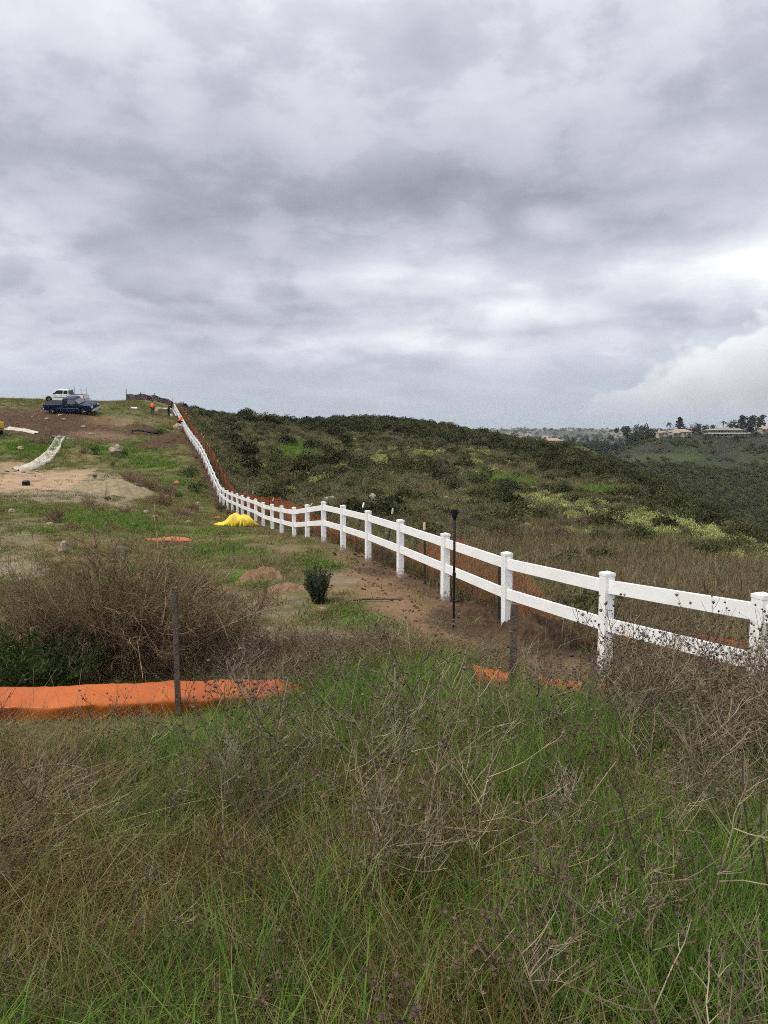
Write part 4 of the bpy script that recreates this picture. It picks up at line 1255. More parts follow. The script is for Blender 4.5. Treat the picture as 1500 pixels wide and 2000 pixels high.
def dry_bush_mesh(seed, Rw, Hh, n1, n2, n3, mats, upright=0.8, r0=0.008):
    """leafless brush: shoots fan out from the root, fork and fork again into fine twigs"""
    rg = np.random.default_rng(seed); K = 6
    gb = GB()

    def grow(p, d, ln, rad, mi, wob, tan=0.0):
        n = len(p)
        Pn = np.zeros((n, K, 3)); Pn[:, 0] = p
        dd = d / np.linalg.norm(d, axis=1, keepdims=True)
        for i in range(1, K):
            dd = dd + rg.normal(0, wob, (n, 3)); dd /= np.linalg.norm(dd, axis=1, keepdims=True)
            Pn[:, i] = Pn[:, i - 1] + dd * (ln / (K - 1))[:, None]
        ct = int(n * tan)
        if ct: gb.add(*tubes(Pn[:ct], rad[:ct, None] * np.linspace(1.2, 0.6, K)[None]), 1)
        gb.add(*tubes(Pn[ct:], rad[ct:, None] * np.linspace(1, 0.5, K)[None]), mi)
        return Pn, dd

    a = rg.uniform(0, 2 * math.pi, n1); tilt = np.sqrt(rg.random(n1)) * 1.15
    d = np.stack([np.cos(a) * np.sin(tilt) * Rw / Hh, np.sin(a) * np.sin(tilt) * Rw / Hh * 0.7, np.cos(tilt) * upright + 0.15], 1)
    p = np.stack([rg.normal(0, Rw * 0.13, n1), rg.normal(0, Rw * 0.10, n1), np.full(n1, -0.05)], 1)
    ln = Hh * rg.uniform(0.55, 1.0, n1)
    P1, d1 = grow(p, d, ln, np.full(n1, r0) * rg.uniform(0.6, 1.3, n1), 1, 0.09)
    # second order
    src = rg.integers(0, n1, n2); k = rg.uniform(0.25, 1.0, n2) * (K - 1); j = np.minimum(k.astype(int), K - 2); f = (k - j)[:, None]
    p2 = P1[src, j] * (1 - f) + P1[src, j + 1] * f
    dd = d1[src] + rg.normal(0, 0.62, (n2, 3)); dd[:, 2] += 0.15
    P2, d2 = grow(p2, dd, Hh * rg.uniform(0.16, 0.42, n2), np.full(n2, r0 * 0.45), 0, 0.14, 0.3)
    src = rg.integers(0, n2, n3); k = rg.uniform(0.2, 1.0, n3) * (K - 1); j = np.minimum(k.astype(int), K - 2); f = (k - j)[:, None]
    p3 = P2[src, j] * (1 - f) + P2[src, j + 1] * f
    dd = d2[src] + rg.normal(0, 0.8, (n3, 3)); dd[:, 2] += 0.1
    grow(p3, dd, Hh * rg.uniform(0.05, 0.16, n3), np.full(n3, r0 * 0.26), 0, 0.2)
    return gb.mesh('brush', mats)


def leafy_shrub(seed, mats, nleaf=1100, lobes=7, leaf=0.085, flat=0.72, spiky=0.0, twig=None):
    """unit shrub (radius about 1, height about 1.3): leaf-sized faces over uneven lobes, gaps between them"""
    rg = np.random.default_rng(seed)
    a = rg.uniform(0, 2 * math.pi, lobes); r = np.sqrt(rg.random(lobes)) * 0.68
    cen = np.stack([r * np.cos(a), r * np.sin(a), rg.uniform(0.22, 0.62, lobes) * (1.1 - 0.4 * r)], 1)
    rad = rg.uniform(0.26, 0.5, lobes)
    li = rg.integers(0, lobes, nleaf)
    d = rg.normal(size=(nleaf, 3)); d[:, 2] = np.abs(d[:, 2]) * 0.9 - 0.15; d /= np.linalg.norm(d, axis=1, keepdims=True)
    C = cen[li] + d * (rad[li] * (1 - 0.35 * rg.random(nleaf) ** 2))[:, None]
    if spiky: C += np.array([0, 0, 1]) * (rg.random(nleaf) ** 3 * spiky)[:, None]
    C[:, 2] = np.maximum(C[:, 2] * flat / 0.6, 0.02)
    gb = GB()
    V, F = leafquads(C, leaf * rg.uniform(0.6, 1.4, nleaf), rg, up=0.5 + spiky * 2, outward=d * 0.8, aspect=0.55 if not spiky else 0.3)
    gb.add(V, F, 0)
    n = 26
    base = np.stack([rg.normal(0, 0.10, n), rg.normal(0, 0.10, n), np.full(n, -0.05)], 1)
    tip = C[rg.integers(0, nleaf, n)]
    k = np.linspace(0, 1, 4)
    Pn = base[:, None] * (1 - k[None, :, None]) + tip[:, None] * k[None, :, None] + rg.normal(0, 0.03, (n, 4, 3))
    gb.add(*tubes(Pn, np.full((n, 1), 0.014) * np.linspace(1, 0.4, 4)[None]), 1)
    return gb.mesh('shrub', mats)


def rand_rot(rg, n, tilt=0.12):
    return np.stack([rg.normal(0, tilt, n), rg.normal(0, tilt, n), rg.uniform(0, 2 * math.pi, n)], 1)


def wedge(rg, n, d0, d1, amax=0.62, pw=1.0):
    """points spread over the wedge of ground the camera can see"""
    y = (d0 ** (pw + 1) + rg.random(n) * (d1 ** (pw + 1) - d0 ** (pw + 1))) ** (1 / (pw + 1))
    x = rg.uniform(-1, 1, n) * (amax * y + 0.9)
    return x, y


def ell(u, v, pu, pv, ru, rv):
    return np.clip(1.35 - np.sqrt(((u - pu) / ru) ** 2 + ((v - pv) / rv) ** 2), 0, 1)


# ------------------------------------------------------------------ foreground grass
rg = np.random.default_rng(101)
gp = []
for i in range(4): gp.append(grass_clump(200 + i, 18, 0.10, 0.36, 0.05, 0.0042, 0.75, [VM['blade'], VM['blade_dry'], VM['blade_rust']], [0.8, 0.13, 0.07]))
for i in range(2): gp.append(grass_clump(210 + i, 16, 0.14, 0.42, 0.045, 0.0052, 0.6, [VM['blade_lush'], VM['blade_dry']], [0.92, 0.08]))
for i in range(2): gp.append(grass_clump(220 + i, 17, 0.10, 0.38, 0.055, 0.0034, 0.9, [VM['blade_dry'], VM['blade_rust'], VM['blade']], [0.5, 0.25, 0.25]))
x, y = wedge(rg, 30000, 0.9, 8.6, 0.6, 0.55)
z = H(x, y); u, v = proj(x, y, z)
n1 = fbm(x * 0.8, y * 0.8, 81, 3); n2 = fbm(x * 0.35, y * 0.35, 83, 3)
thatch = np.maximum(ell(u, v, 70, 1620, 170, 140), ell(u, v, 640, 1290, 300, 60)) * 1.0
keep = rg.random(len(x)) < np.clip(1.05 - 0.75 * thatch - 0.5 * (n1 < 0.36), 0.05, 1)
keep &= ~((v > 1383) & (v < 1430) & (u < 560) & (rg.random(len(x)) < 0.8))
off = (x - fence_xy(y)[0]) * FDIR[1]
keep &= ~((off > -1.9) & (y > 7.6) & (rg.random(len(x)) < 0.9))
idx = np.where(n1 + rg.normal(0, 0.1, len(x)) > 0.56, rg.integers(4, 6, len(x)), rg.integers(0, 4, len(x)))
dryp = np.clip((0.52 - n2) * 3, 0, 0.45) + 0.6 * thatch + 0.16
idx = np.where(rg.random(len(x)) < dryp, rg.integers(6, 8, len(x)), idx)
hs = (0.62 + 0.75 * n2) * rg.uniform(0.7, 1.25, len(x)) * np.where(u < 420, 0.78, 1.0)
hs *= np.where((v > 1325) & (v < 1440) & (u > 890) & (u < 1240), 0.35, 1.0)
hs *= np.where((y > 4.9) & (u < 640), np.where(u < 420, 0.2, 0.42), 1.0)
s = keep
scatter('grass', gp, np.stack([x, y, z], 1)[s], rand_rot(rg, s.sum(), 0.16), np.stack([np.ones_like(hs), np.ones_like(hs), hs], 1)[s] * 1.05, idx[s], 'tall green grass covering the near slope', 'grass')

# ------------------------------------------------------------------ dry thistles
rg = np.random.default_rng(102)
wp = [weed(300 + i, h, 0.8, [VM['stem'] if i % 3 else VM['stem_dark'], VM['burr']], nb=nb) for i, (h, nb) in enumerate([(0.95, 11), (0.8, 10), (1.1, 13), (0.7, 9), (0.9, 12), (0.6, 9)])]
wp += [weed(320 + i, 0.75, 0.25, [VM['stem'], VM['burr']], thick=0.0028, nb=8) for i in range(2)]
X_, Y_, I_, S_ = [], [], [], []


def weeds(n, u0, u1, d0, d1, smin, smax, kinds, pw=1.0):
    d = (d0 ** (pw + 1) + rg.random(n) * (d1 ** (pw + 1) - d0 ** (pw + 1))) ** (1 / (pw + 1))
    uu = rg.uniform(u0, u1, n)
    X_.append((uu - 750) / FPX * d * 1.03); Y_.append(d); I_.append(rg.choice(kinds, n)); S_.append(rg.uniform(smin, smax, n))


weeds(190, 1190, 1680, 4.3, 6.6, 0.65, 1.15, [0, 1, 2, 4, 5])          # tall stand in front of the right end of the fence
weeds(40, 1360, 1700, 3.0, 4.6, 0.6, 0.95, [0, 1, 2, 4])
weeds(125, 560, 1240, 5.0, 8.2, 0.4, 0.7, [0, 1, 3, 4, 5])
weeds(85, 420, 1350, 2.2, 5.0, 0.5, 0.95, [0, 1, 2, 3, 4, 6])
weeds(60, 700, 1650, 1.4, 3.0, 0.5, 0.8, [1, 3, 5, 6, 7])
weeds(120, 380, 760, 6.8, 9.6, 0.45, 0.75, [0, 3, 4, 5, 6])
weeds(75, -150, 560, 1.6, 5.0, 0.35, 0.7, [6, 7, 3, 5, 0])
weeds(60, 560, 900, 8.0, 10.5, 0.4, 0.65, [3, 5, 6, 4])
weeds(70, 1180, 1700, 6.4, 9.4, 0.5, 0.9, [0, 1, 3, 4])
weeds(12, 380, 700, 4.4, 6.4, 0.7, 0.9, [0, 2, 4])
x, y = np.concatenate(X_), np.concatenate(Y_); idx = np.concatenate(I_); sc = np.concatenate(S_)
off = (x - fence_xy(y)[0]) * FDIR[1]
ok = ~((np.abs(off) < 0.12))
x, y, idx, sc = x[ok], y[ok], idx[ok], sc[ok]
scatter('dry_thistles', wp, np.stack([x, y, H(x, y)], 1), rand_rot(rg, len(x), 0.13), np.stack([sc * 1.0, sc * 1.0, sc], 1), idx, 'dry brown thistle stems with burr heads covering the near slope', 'weeds')

# flattened straw
rg = np.random.default_rng(103)
sp = [straw_tangle(400 + i, 60, 0.34, 0.12, [VM['straw'] if i < 2 else VM['twig']]) for i in range(3)]
x, y = wedge(rg, 5200, 1.5, 9.5, 0.6, 0.8)
z = H(x, y); u, v = proj(x, y, z)
pk = np.maximum.reduce([ell(u, v, 70, 1620, 170, 140) * 0.9, ell(u, v, 620, 1285, 330, 60) * 0.9, ell(u, v, 250, 1840, 130, 70) * 0.5, np.full(len(x), 0.02)])
s = (rg.random(len(x)) < pk) & ~((y > 5.4) & (y < 7.2) & (u < 560))
scatter('flattened_straw', sp, np.stack([x, y, z], 1)[s], rand_rot(rg, s.sum(), 0.1), np.ones((s.sum(), 3)) * rg.uniform(0.7, 1.25, (s.sum(), 1)), rg.integers(0, 3, s.sum()), 'matted straw and dead stems on the ground', 'straw')

# pale uprooted tuft lying in the grass
tm = straw_tangle(430, 130, 0.2, 0.2, [VM['blade_dry']])
g = hit(285, 1490)
tag(link('straw_tuft', tm, None, g + np.array([0, 0, 0.12]), (0.5, 0.3, 1), 0.85), 'pale uprooted tuft of straw lying in the grass below the barrier', 'straw tuft')

# ------------------------------------------------------------------ short turf on the graded slope (left of the fence)
rg = np.random.default_rng(104)
tp_ = [grass_clump(240 + i, 22, 0.05, 0.15, 0.09, 0.010, 0.9, [VM['blade'], VM['blade_dry']], [0.8, 0.2]) for i in range(2)]
tp_ += [grass_clump(250 + i, 22, 0.06, 0.2, 0.09, 0.012, 0.8, [VM['blade_lush'], VM['blade']], [0.8, 0.2]) for i in range(2)]
tp_ += [grass_clump(260 + i, 16, 0.05, 0.18, 0.1, 0.008, 0.9, [VM['blade_dry'], VM['blade_rust']], [0.7, 0.3]) for i in range(2)]
x, y = wedge(rg, 120000, 7.5, 118, 0.56, 0.1)
off = (x - fence_xy(y)[0]) * FDIR[1]
s = off < -0.35
x, y = x[s], y[s]
z = H(x, y); u, v = proj(x, y, z)
sc_ = soil_color(x, y, z)
green = sc_[:, 1] / (sc_[:, 0] + 1e-6)
n1 = fbm(x * 0.7, y * 0.7, 91, 3)
pr = np.clip((green - 0.74) * 3.0, 0.04, 1) * np.clip((n1 - 0.3) * 4, 0.08, 1)
s = rg.random(len(x)) < pr
idx = np.where(green > 1.35, rg.integers(2, 4, len(x)), np.where(rg.random(len(x)) < 0.3, rg.integers(4, 6, len(x)), rg.integers(0, 2, len(x))))
sz = rg.uniform(0.7, 1.4, len(x)) * np.clip(0.9 + y / 70, 1, 2.2)
scatter('turf', tp_, np.stack([x, y, z], 1)[s], rand_rot(rg, s.sum()), np.stack([sz, sz, sz * 0.8], 1)[s], idx[s], 'short patchy turf on the graded slope', 'turf')

# grass and dead stems on the hillside right of the fence
rg = np.random.default_rng(105)
hp = [grass_clump(270 + i, 26, 0.2, 0.55, 0.14, 0.012, 0.6, [VM['blade_dry'], VM['sh_brown'], VM['sh_sage'], VM['blade']], [0.35, 0.25, 0.3, 0.1]) for i in range(2)]
hp += [grass_clump(280 + i, 26, 0.15, 0.5, 0.14, 0.012, 0.6, [VM['sh_sage'], VM['sh_olive'], VM['blade'], VM['blade_dry']], [0.35, 0.3, 0.2, 0.15]) for i in range(2)]
hp += [grass_clump(290 + i, 26, 0.15, 0.45, 0.14, 0.014, 0.6, [VM['blade_lush'], VM['blade']], [0.8, 0.2]) for i in range(1)]
x, y = wedge(rg, 52000, 5.0, 210, 0.62, 0.1)
off = (x - fence_xy(y)[0]) * FDIR[1]
s = off > 0.4
x, y = x[s], y[s]; z = H(x, y); u, v = proj(x, y, z)
lush = np.maximum.reduce([ell(u, v, 575, 880, 45, 16), ell(u, v, 985, 942, 70, 13), ell(u, v, 1170, 960, 50, 9)])
dryz = np.maximum.reduce([ell(u, v, 1150, 1125, 330, 55), ell(u, v, 1400, 1150, 260, 60), ell(u, v, 1350, 1230, 320, 110), ell(u, v, 1030, 1050, 130, 28)])
dryz = np.maximum(dryz, np.clip((48 - y) / 14, 0, 1) * np.clip((16 - off[s]) / 6, 0, 1) * np.where(u > 900, 1.0, 0.6))
n1 = fbm(x * 0.2, y * 0.2, 95, 3)
idx = np.where(rg.random(len(x)) < lush * 1.2, 4, np.where(rg.random(len(x)) < 0.18 + 0.75 * dryz + (n1 - 0.5), rg.integers(0, 2, len(x)), rg.integers(2, 4, len(x))))
sz = rg.uniform(0.7, 1.3, len(x)) * np.clip(0.85 + y / 80, 1, 2.4)
scatter('hillside_grass', hp, np.stack([x, y, z], 1), rand_rot(rg, len(x)), np.stack([sz, sz, sz * np.clip(1.1 - y / 300, .5, 1)], 1), idx, 'rough olive grass between the hillside shrubs', 'grass')

# clods and pebbles on bare soil
rg = np.random.default_rng(106)
cl = [rock_mesh(60 + i, M[k], sub=2, rough=0.4) for i, k in enumerate(('clod', 'clod_dark', 'clod_dark', 'rock'))]
x, y = wedge(rg, 70000, 7.5, 95, 0.56, 0.1)
off = (x - fence_xy(y)[0]) * FDIR[1]
z = H(x, y); u, v = proj(x, y, z); sc_ = soil_color(x, y, z)
bare = (sc_[:, 1] / sc_[:, 0] < 0.72) & (sc_[:, 0] < 0.27)
s = bare & (off < 0.9) & (rg.random(len(x)) < np.where(np.abs(off + .3) < 1.1, 0.85, 0.3))
x, y, z, off = x[s], y[s], z[s], off[s]
sz = (0.006 + 0.028 * rg.random(len(x)) ** 3) * np.clip(0.7 + y / 30, 0.8, 3.0) * np.where(rg.random(len(x)) < 0.03, 1.8, 1)
idx = np.where(np.abs(off + 0.3) < 1.3, rg.integers(1, 3, len(x)), rg.choice([0, 0, 1, 3], len(x)))
scatter('soil_clods', cl, np.stack([x, y, z + sz * 0.2], 1), rand_rot(rg, len(x), 0.5), np.stack([sz * 1.2, sz, sz * 0.8], 1), idx, 'loose clods and pebbles on the bare soil', 'clods')

# ------------------------------------------------------------------ dry bushes and green bushes (left of the fence)
BR = [VM['twig'], VM['twig_tan']]
bush_list = [(238, 1335, 1.28, 1.72, (70, 1300, 13000), 'big tangled dry brown bush behind the orange barrier', 501, 0.0075),
             (60, 1285, 0.95, 1.15, (26, 600, 4500), 'reddish dry bush at the edge above the dark green weeds', 502, 0.006),
             (425, 1300, 0.95, 1.10, (30, 800, 6500), 'dark dry bush behind the tall wooden stake', 503, 0.006),
             (540, 1290, 0.7, 0.62, (22, 420, 2600), 'low grey dry bush beside the dark one', 504, 0.005)]
for u, v, Rw, Hh, (a, b, c), lab, sd, r0 in bush_list:
    g = hit(u, v)
    tag(link('dry_bush', dry_bush_mesh(sd, Rw, Hh, a, b, c, BR, r0=r0), None, g), lab, 'bush', 'dry brush on the graded slope')
bm1 = dry_bush_mesh(510, 1.0, 0.8, 26, 380, 2200, BR, 0.7, 0.012); bm2 = dry_bush_mesh(511, 1.1, 0.65, 30, 420, 2400, BR, 0.6, 0.012); bm3 = dry_bush_mesh(512, 0.8, 1.0, 16, 160, 900, BR, 0.9, 0.012)
mid = [(105, 1020, 60, 45, bm1, 'brown brush clump in front of the tan pad'), (140, 1035, 50, 30, bm2, 'low brown brush below the pad beside bright grass'), (172, 998, 42, 34, bm3, 'bare twiggy grey bush below the gravel bank'),
       (190, 1002, 46, 24, bm1, 'dark bare brush at the foot of the gravel bank'), (242, 1006, 36, 26, bm1, 'dark brush tuft right of the gravel bank'), (255, 940, 60, 34, bm2, 'brown brush at the upper end of the dry strip'),
       (290, 958, 80, 46, bm1, 'large brown brush in the middle of the dry strip'), (318, 985, 80, 44, bm2, 'dark brown brush low in the dry strip'), (352, 1008, 66, 34, bm2, 'brown brush nearest the yellow tarp'),
       (380, 1000, 44, 26, bm1, 'brown brush against the white fence foot'), (330, 965, 50, 30, bm1, 'greyish brush beside the orange scrap'), (82, 868, 40, 26, bm2, 'brown brush left of the lined ditch top'), (95, 858, 26, 30, bm1, 'dark brush at the head of the lined ditch'),
       (62, 865, 44, 14, bm2, 'low tan brush strip on the slope'), (165, 885, 28, 22, bm2, 'brown brush between the ditch and the boulder'), (330, 838, 26, 10, bm2, 'small brush behind the dug earth'), (460, 1002, 20, 10, bm1, 'small dry tuft behind the yellow tarp')]
for i, (u, v, wpx, hpx, me, lab) in enumerate(mid):
    g = hit(u, v); k = g[1] / FPX
    tag(link('dry_bush', me, None, g, (0, 0, i * 1.7), (wpx * k / 1.9, wpx * k / 1.9, hpx * k / 0.85)), lab, 'bush', 'dry brush on the graded slope')


def upright_bush(seed, n, Hh, Rw, mats, nl=26, ll=0.03):
    """broom-like evergreen: many upright shoots set with narrow leaves"""
    rg = np.random.default_rng(seed); K = 6
    a = rg.uniform(0, 2 * math.pi, n); r = np.sqrt(rg.random(n))
    base = np.stack([r * np.cos(a) * Rw * 0.3, r * np.sin(a) * Rw * 0.3, np.full(n, -0.03)], 1)
    h = Hh * rg.uniform(0.55, 1.0, n) * (1.05 - 0.25 * r)
    k = np.linspace(0, 1, K)
    out = Rw * 0.75 * r
    Pn = base[:, None] + np.stack([np.cos(a)[:, None] * out[:, None] * k[None] ** 1.3, np.sin(a)[:, None] * out[:, None] * k[None] ** 1.3, h[:, None] * k[None]], -1) + rg.normal(0, 0.008, (n, K, 3))
    gb = GB().add(*tubes(Pn, np.full((n, 1), 0.004) * np.linspace(1, .4, K)[None]), 1)
    kk = rg.uniform(0.12, 1.0, (n, nl)) * (K - 1); j = np.minimum(kk.astype(int), K - 2); f = (kk - j)[..., None]
    ii = np.arange(n)[:, None]
    C = (Pn[ii, j] * (1 - f) + Pn[ii, j + 1] * f).reshape(-1, 3)
    V, F = leafquads(C, ll * rg.uniform(0.7, 1.3, len(C)), rg, up=1.3, aspect=0.28)
    gb.add(V, F, 0)
    return gb.mesh('bush', mats)


g = hit(622, 1178)
tag(link('green_bush', upright_bush(520, 150, 0.76, 0.26, [VM['needle'], VM['bark']], 46, 0.042), None, g), 'small upright dark green bush in the middle of the graded slope', 'bush')
g = hit(62, 1360)
tag(link('green_bush', upright_bush(521, 190, 0.80, 0.80, [VM['fern'], VM['bark']], 60, 0.05), None, g), 'dark green leafy weeds clump just behind the orange barrier', 'bush')
leafA = leafy_shrub(530, [VM['fern'], VM['bark']], 900, 6, 0.10)
for i, (u, v, wpx, hpx, lab) in enumerate([(186, 888, 22, 20, 'dark green round shrub left of the large boulder'), (244, 890, 16, 12, 'dark green shrub tucked against the large boulder'), (372, 932, 46, 22, 'dark green shrub between the fence and the dry strip'),
                                           (385, 962, 50, 26, 'dark green low shrub at the foot of the fence'), (348, 975, 22, 14, 'small green shrub under the orange scrap'), (312, 848, 44, 11, 'dark low shrub on the slope below the workers'), (210, 978, 16, 10, 'small green tuft on the gravel bank'), (185, 935, 12, 10, 'tiny green tuft at the end of the sandy pad'), (220, 912, 14, 10, 'small green shrub above the gravel bank'), (20, 1330, 60, 34, 'dark green low shrub at the edge of the picture behind the barrier'), (430, 1000, 30, 18, 'green shrub between the fence and the yellow tarp')]):
    g = hit(u, v); k = g[1] / FPX
    tag(link('green_shrub', leafA, None, g, (0, 0, i * 2.1), (wpx * k / 1.9, wpx * k / 1.9, hpx * k / 1.15)), lab, 'shrub')
# fallen stick on the dirt
g = hit(735, 1176)
tag(link('stick', MB().tube([(-0.5, 0, 0.03), (-0.2, 0.05, 0.05), (0.15, 0.02, 0.04), (0.5, 0.06, 0.03)], [0.012, 0.018, 0.015, 0.008], 6).mesh('stick', [M['wood']]), None, g, (0, 0, 0.1)), 'weathered stick lying on bare dirt near the green bush', 'stick')
# two tall dark stems close to the camera
for i, (u0, u1, vt, d) in enumerate([(1475, 1450, 1470, 2.6), (1500, 1487, 1540, 2.4)]):
    b = G(u0, d); t_ = P(u1, vt, d + 0.05) - b
    tag(link('dark_stem', MB().tube([(0, 0, -0.05), t_ * 0.4 + np.array([0.012, 0, 0]), t_ * 0.75 + np.array([-0.008, 0, 0]), t_], [0.004, 0.0038, 0.003, 0.002], 5).mesh('dark_stem', [VM['stem_dark']]), None, b),
        'taller of two thin dark stems close to the camera' if i == 0 else 'shorter thin dark stem at the very edge close to the camera', 'stem')

# ------------------------------------------------------------------ chaparral on the hillside
rg = np.random.default_rng(107)
SHP = {'dark': [leafy_shrub(600 + i, [VM['sh_dark'], VM['bark']], 900, 11, 0.13) for i in range(3)], 'olive': [leafy_shrub(610 + i, [VM['sh_olive'], VM['bark']], 800, 10, 0.125, 0.65) for i in range(3)],
       'sage': [leafy_shrub(620 + i, [VM['sh_sage'], VM['bark']], 800, 9, 0.115, 0.6, 0.25) for i in range(2)], 'yellow': [leafy_shrub(630 + i, [VM['sh_yellow'], VM['sh_olive']], 620, 9, 0.14, 0.62, 0.2) for i in range(3)],
       'brown': [leafy_shrub(640 + i, [VM['sh_brown'], VM['bark']], 1100, 8, 0.07, 0.6, 0.2) for i in range(2)]}
KINDS_ = list(SHP)
y = 12 + (232 - 12) * rg.random(9000) ** 0.62
x = rg.uniform(-0.62, 0.66, 9000) * y
off = (x - fence_xy(y)[0]) * FDIR[1]
s = (off > 2.0)
x, y = x[s], y[s]; z = H(x, y); u, v = proj(x, y, z)
ridge = np.interp(u, [350, 500, 700, 860, 1000, 1150, 1300, 1400, 1500], [797, 803, 808, 813, 842, 888, 948, 1005, 1060])
below = v - ridge
n1 = fbm(x * 0.055, y * 0.055, 111, 3); n2 = fbm(x * 0.03, y * 0.03, 117, 3)
top_ = np.clip(1.25 - below / np.interp(u, [400, 900, 1150, 1500], [40, 46, 46, 22]), 0, 1)
dens = np.clip(0.13 + 0.70 * top_ + np.clip((n1 - 0.46) * 2.6, -0.18, 0.5), 0.05, 1)
lush = np.maximum.reduce([ell(u, v, 575, 880, 48, 20), ell(u, v, 985, 942, 75, 15), ell(u, v, 1170, 960, 50, 10)])
open_ = np.maximum.reduce([ell(u, v, 1150, 1135, 330, 50), ell(u, v, 1400, 1160, 220, 50)])
dens *= np.clip(1 - 1.3 * lush, 0, 1) * np.clip(1 - 1.1 * open_, 0.04, 1)
dens *= np.where(y < 34, 0.35, 1.0)
s = rg.random(len(x)) < dens
x, y, z, u, v, below, top_, n1, n2 = [q[s] for q in (x, y, z, u, v, below, top_, n1, n2)]
yl = np.interp(u, [600, 750, 950, 1050, 1250, 1500], [930, 890, 905, 985, 1030, 1085])
yband = np.clip(1 - np.abs(v - yl) / 30, 0, 1) * np.where(u > 960, 0.8, np.where(u > 640, 0.45, 0.1))
r = rg.random(len(x))
kind = np.where(r < 0.75 * yband, 3, np.where(rg.random(len(x)) < np.clip(top_ * 0.85 + (n2 - 0.5) * 2, 0.22, 0.82), 0, np.where(rg.random(len(x)) < 0.5, 1, np.where(rg.random(len(x)) < 0.68, 2, 4))))
size = np.where((u < 470) & (below < 45), 0.55, 1.0) * np.where(kind == 0, rg.uniform(0.7, 1.7, len(x)), rg.uniform(0.4, 1.15, len(x))) * np.clip(0.55 + y / 120, 0.6, 1.25)
# shrubs one can pick out in the photograph
spots = [(470, 895, 74, 'dark'), (480, 928, 60, 'dark'), (448, 955, 46, 'sage'), (655, 905, 60, 'dark'), (730, 945, 60, 'sage'), (600, 915, 50, 'dark'), (560, 960, 40, 'dark'), (620, 950, 40, 'yellow'), (770, 990, 44, 'yellow'), (640, 1000, 30, 'olive'),
         (860, 930, 70, 'brown'), (930, 950, 60, 'dark'), (800, 960, 55, 'sage'), (1015, 980, 36, 'yellow'), (1020, 1002, 44, 'yellow'), (1060, 990, 44, 'yellow'), (1100, 1004, 46, 'yellow'), (1130, 1005, 46, 'yellow'), (1185, 1012, 44, 'yellow'), (1215, 1030, 48, 'yellow'),
         (1245, 1035, 46, 'yellow'), (1275, 1050, 40, 'yellow'), (1330, 1040, 40, 'yellow'), (1375, 1052, 48, 'yellow'), (1350, 1058, 46, 'dark'), (1460, 1085, 46, 'yellow'), (1430, 1098, 50, 'yellow'), (1490, 1098, 46, 'yellow'), (1400, 1090, 60, 'dark'), (1250, 1060, 60, 'dark'),
         (1110, 1110, 80, 'olive'), (1170, 1100, 70, 'olive'), (1180, 1092, 50, 'sage'), (1090, 970, 50, 'dark'), (1330, 1000, 60, 'dark'), (1290, 980, 50, 'dark'), (1200, 975, 44, 'dark'), (955, 1015, 30, 'dark'), (1490, 1060, 70, 'dark'), (900, 1050, 40, 'olive'), (760, 1000, 36, 'dark'), (545, 925, 40, 'olive'), (690, 960, 44, 'olive'), (515, 960, 40, 'sage'), (1040, 1050, 40, 'sage'), (840, 995, 40, 'sage')]
# smaller scrub that fills the ground between them
yy_ = 26 + (225 - 26) * rg.random(16000) ** 0.7; xx_ = rg.uniform(-0.62, 0.66, 16000) * yy_
s = ((xx_ - fence_xy(yy_)[0]) * FDIR[1] > 3.0); xx_, yy_ = xx_[s], yy_[s]; zz_ = H(xx_, yy_); u_, v_ = proj(xx_, yy_, zz_)
lush = np.maximum.reduce([ell(u_, v_, 575, 880, 48, 20), ell(u_, v_, 985, 942, 75, 15), ell(u_, v_, 1170, 960, 50, 10)])
open_ = np.maximum.reduce([ell(u_, v_, 1150, 1135, 330, 50), ell(u_, v_, 1400, 1160, 220, 50)])
nn_ = fbm(xx_ * 0.12, yy_ * 0.12, 131, 3)
s = rg.random(len(xx_)) < np.clip(0.16 + (nn_ - 0.42) * 2.5, 0.05, 0.8) * np.clip(1 - 1.3 * lush, 0, 1) * np.clip(1 - open_, 0.1, 1)
xx_, yy_, zz_, u_, v_ = xx_[s], yy_[s], zz_[s], u_[s], v_[s]
yl = np.interp(u_, [600, 750, 950, 1050, 1250, 1500], [930, 890, 905, 985, 1030, 1085])
kk_ = np.where(rg.random(len(xx_)) < 0.85 * np.clip(1 - np.abs(v_ - yl) / 26, 0, 1) * np.where(u_ > 960, 0.8, 0.4), 3, rg.choice(5, len(xx_), p=[0.20, 0.36, 0.26, 0.06, 0.12]))
x = np.concatenate([x, xx_]); y = np.concatenate([y, yy_]); z = np.concatenate([z, zz_]); kind = np.concatenate([kind, kk_]); size = np.concatenate([size, rg.uniform(0.3, 0.75, len(xx_)) * np.clip(0.7 + yy_ / 140, 0.8, 1.5)])
# nothing grows right in front of the bare boulders
u_, v_ = proj(x, y, z); clear = np.zeros(len(x), bool)
for (ru_, rv_, rw_, rh_, *_r) in rk: clear |= (np.abs(u_ - ru_) < rw_ * 0.8 + 6) & (v_ > rv_ - 3) & (v_ < rv_ + 22)
x, y, z, kind, size = [q[~clear] for q in (x, y, z, kind, size)]
sx, sy, sz_, sk, ss = [], [], [], [], []
for (su, sv, swp, kn) in spots:
    g = hit(su, sv)
    sx.append(g[0]); sy.append(g[1]); sz_.append(g[2]); sk.append(KINDS_.index(kn)); ss.append(swp * g[1] / FPX / 1.75)
x = np.concatenate([sx, x]); y = np.concatenate([sy, y]); z = np.concatenate([sz_, z]); kind = np.concatenate([sk, kind]).astype(int); size = np.concatenate([ss, size])
rz_ = rg.uniform(0, 6.28, len(x)); var_ = rg.integers(0, 100, len(x))
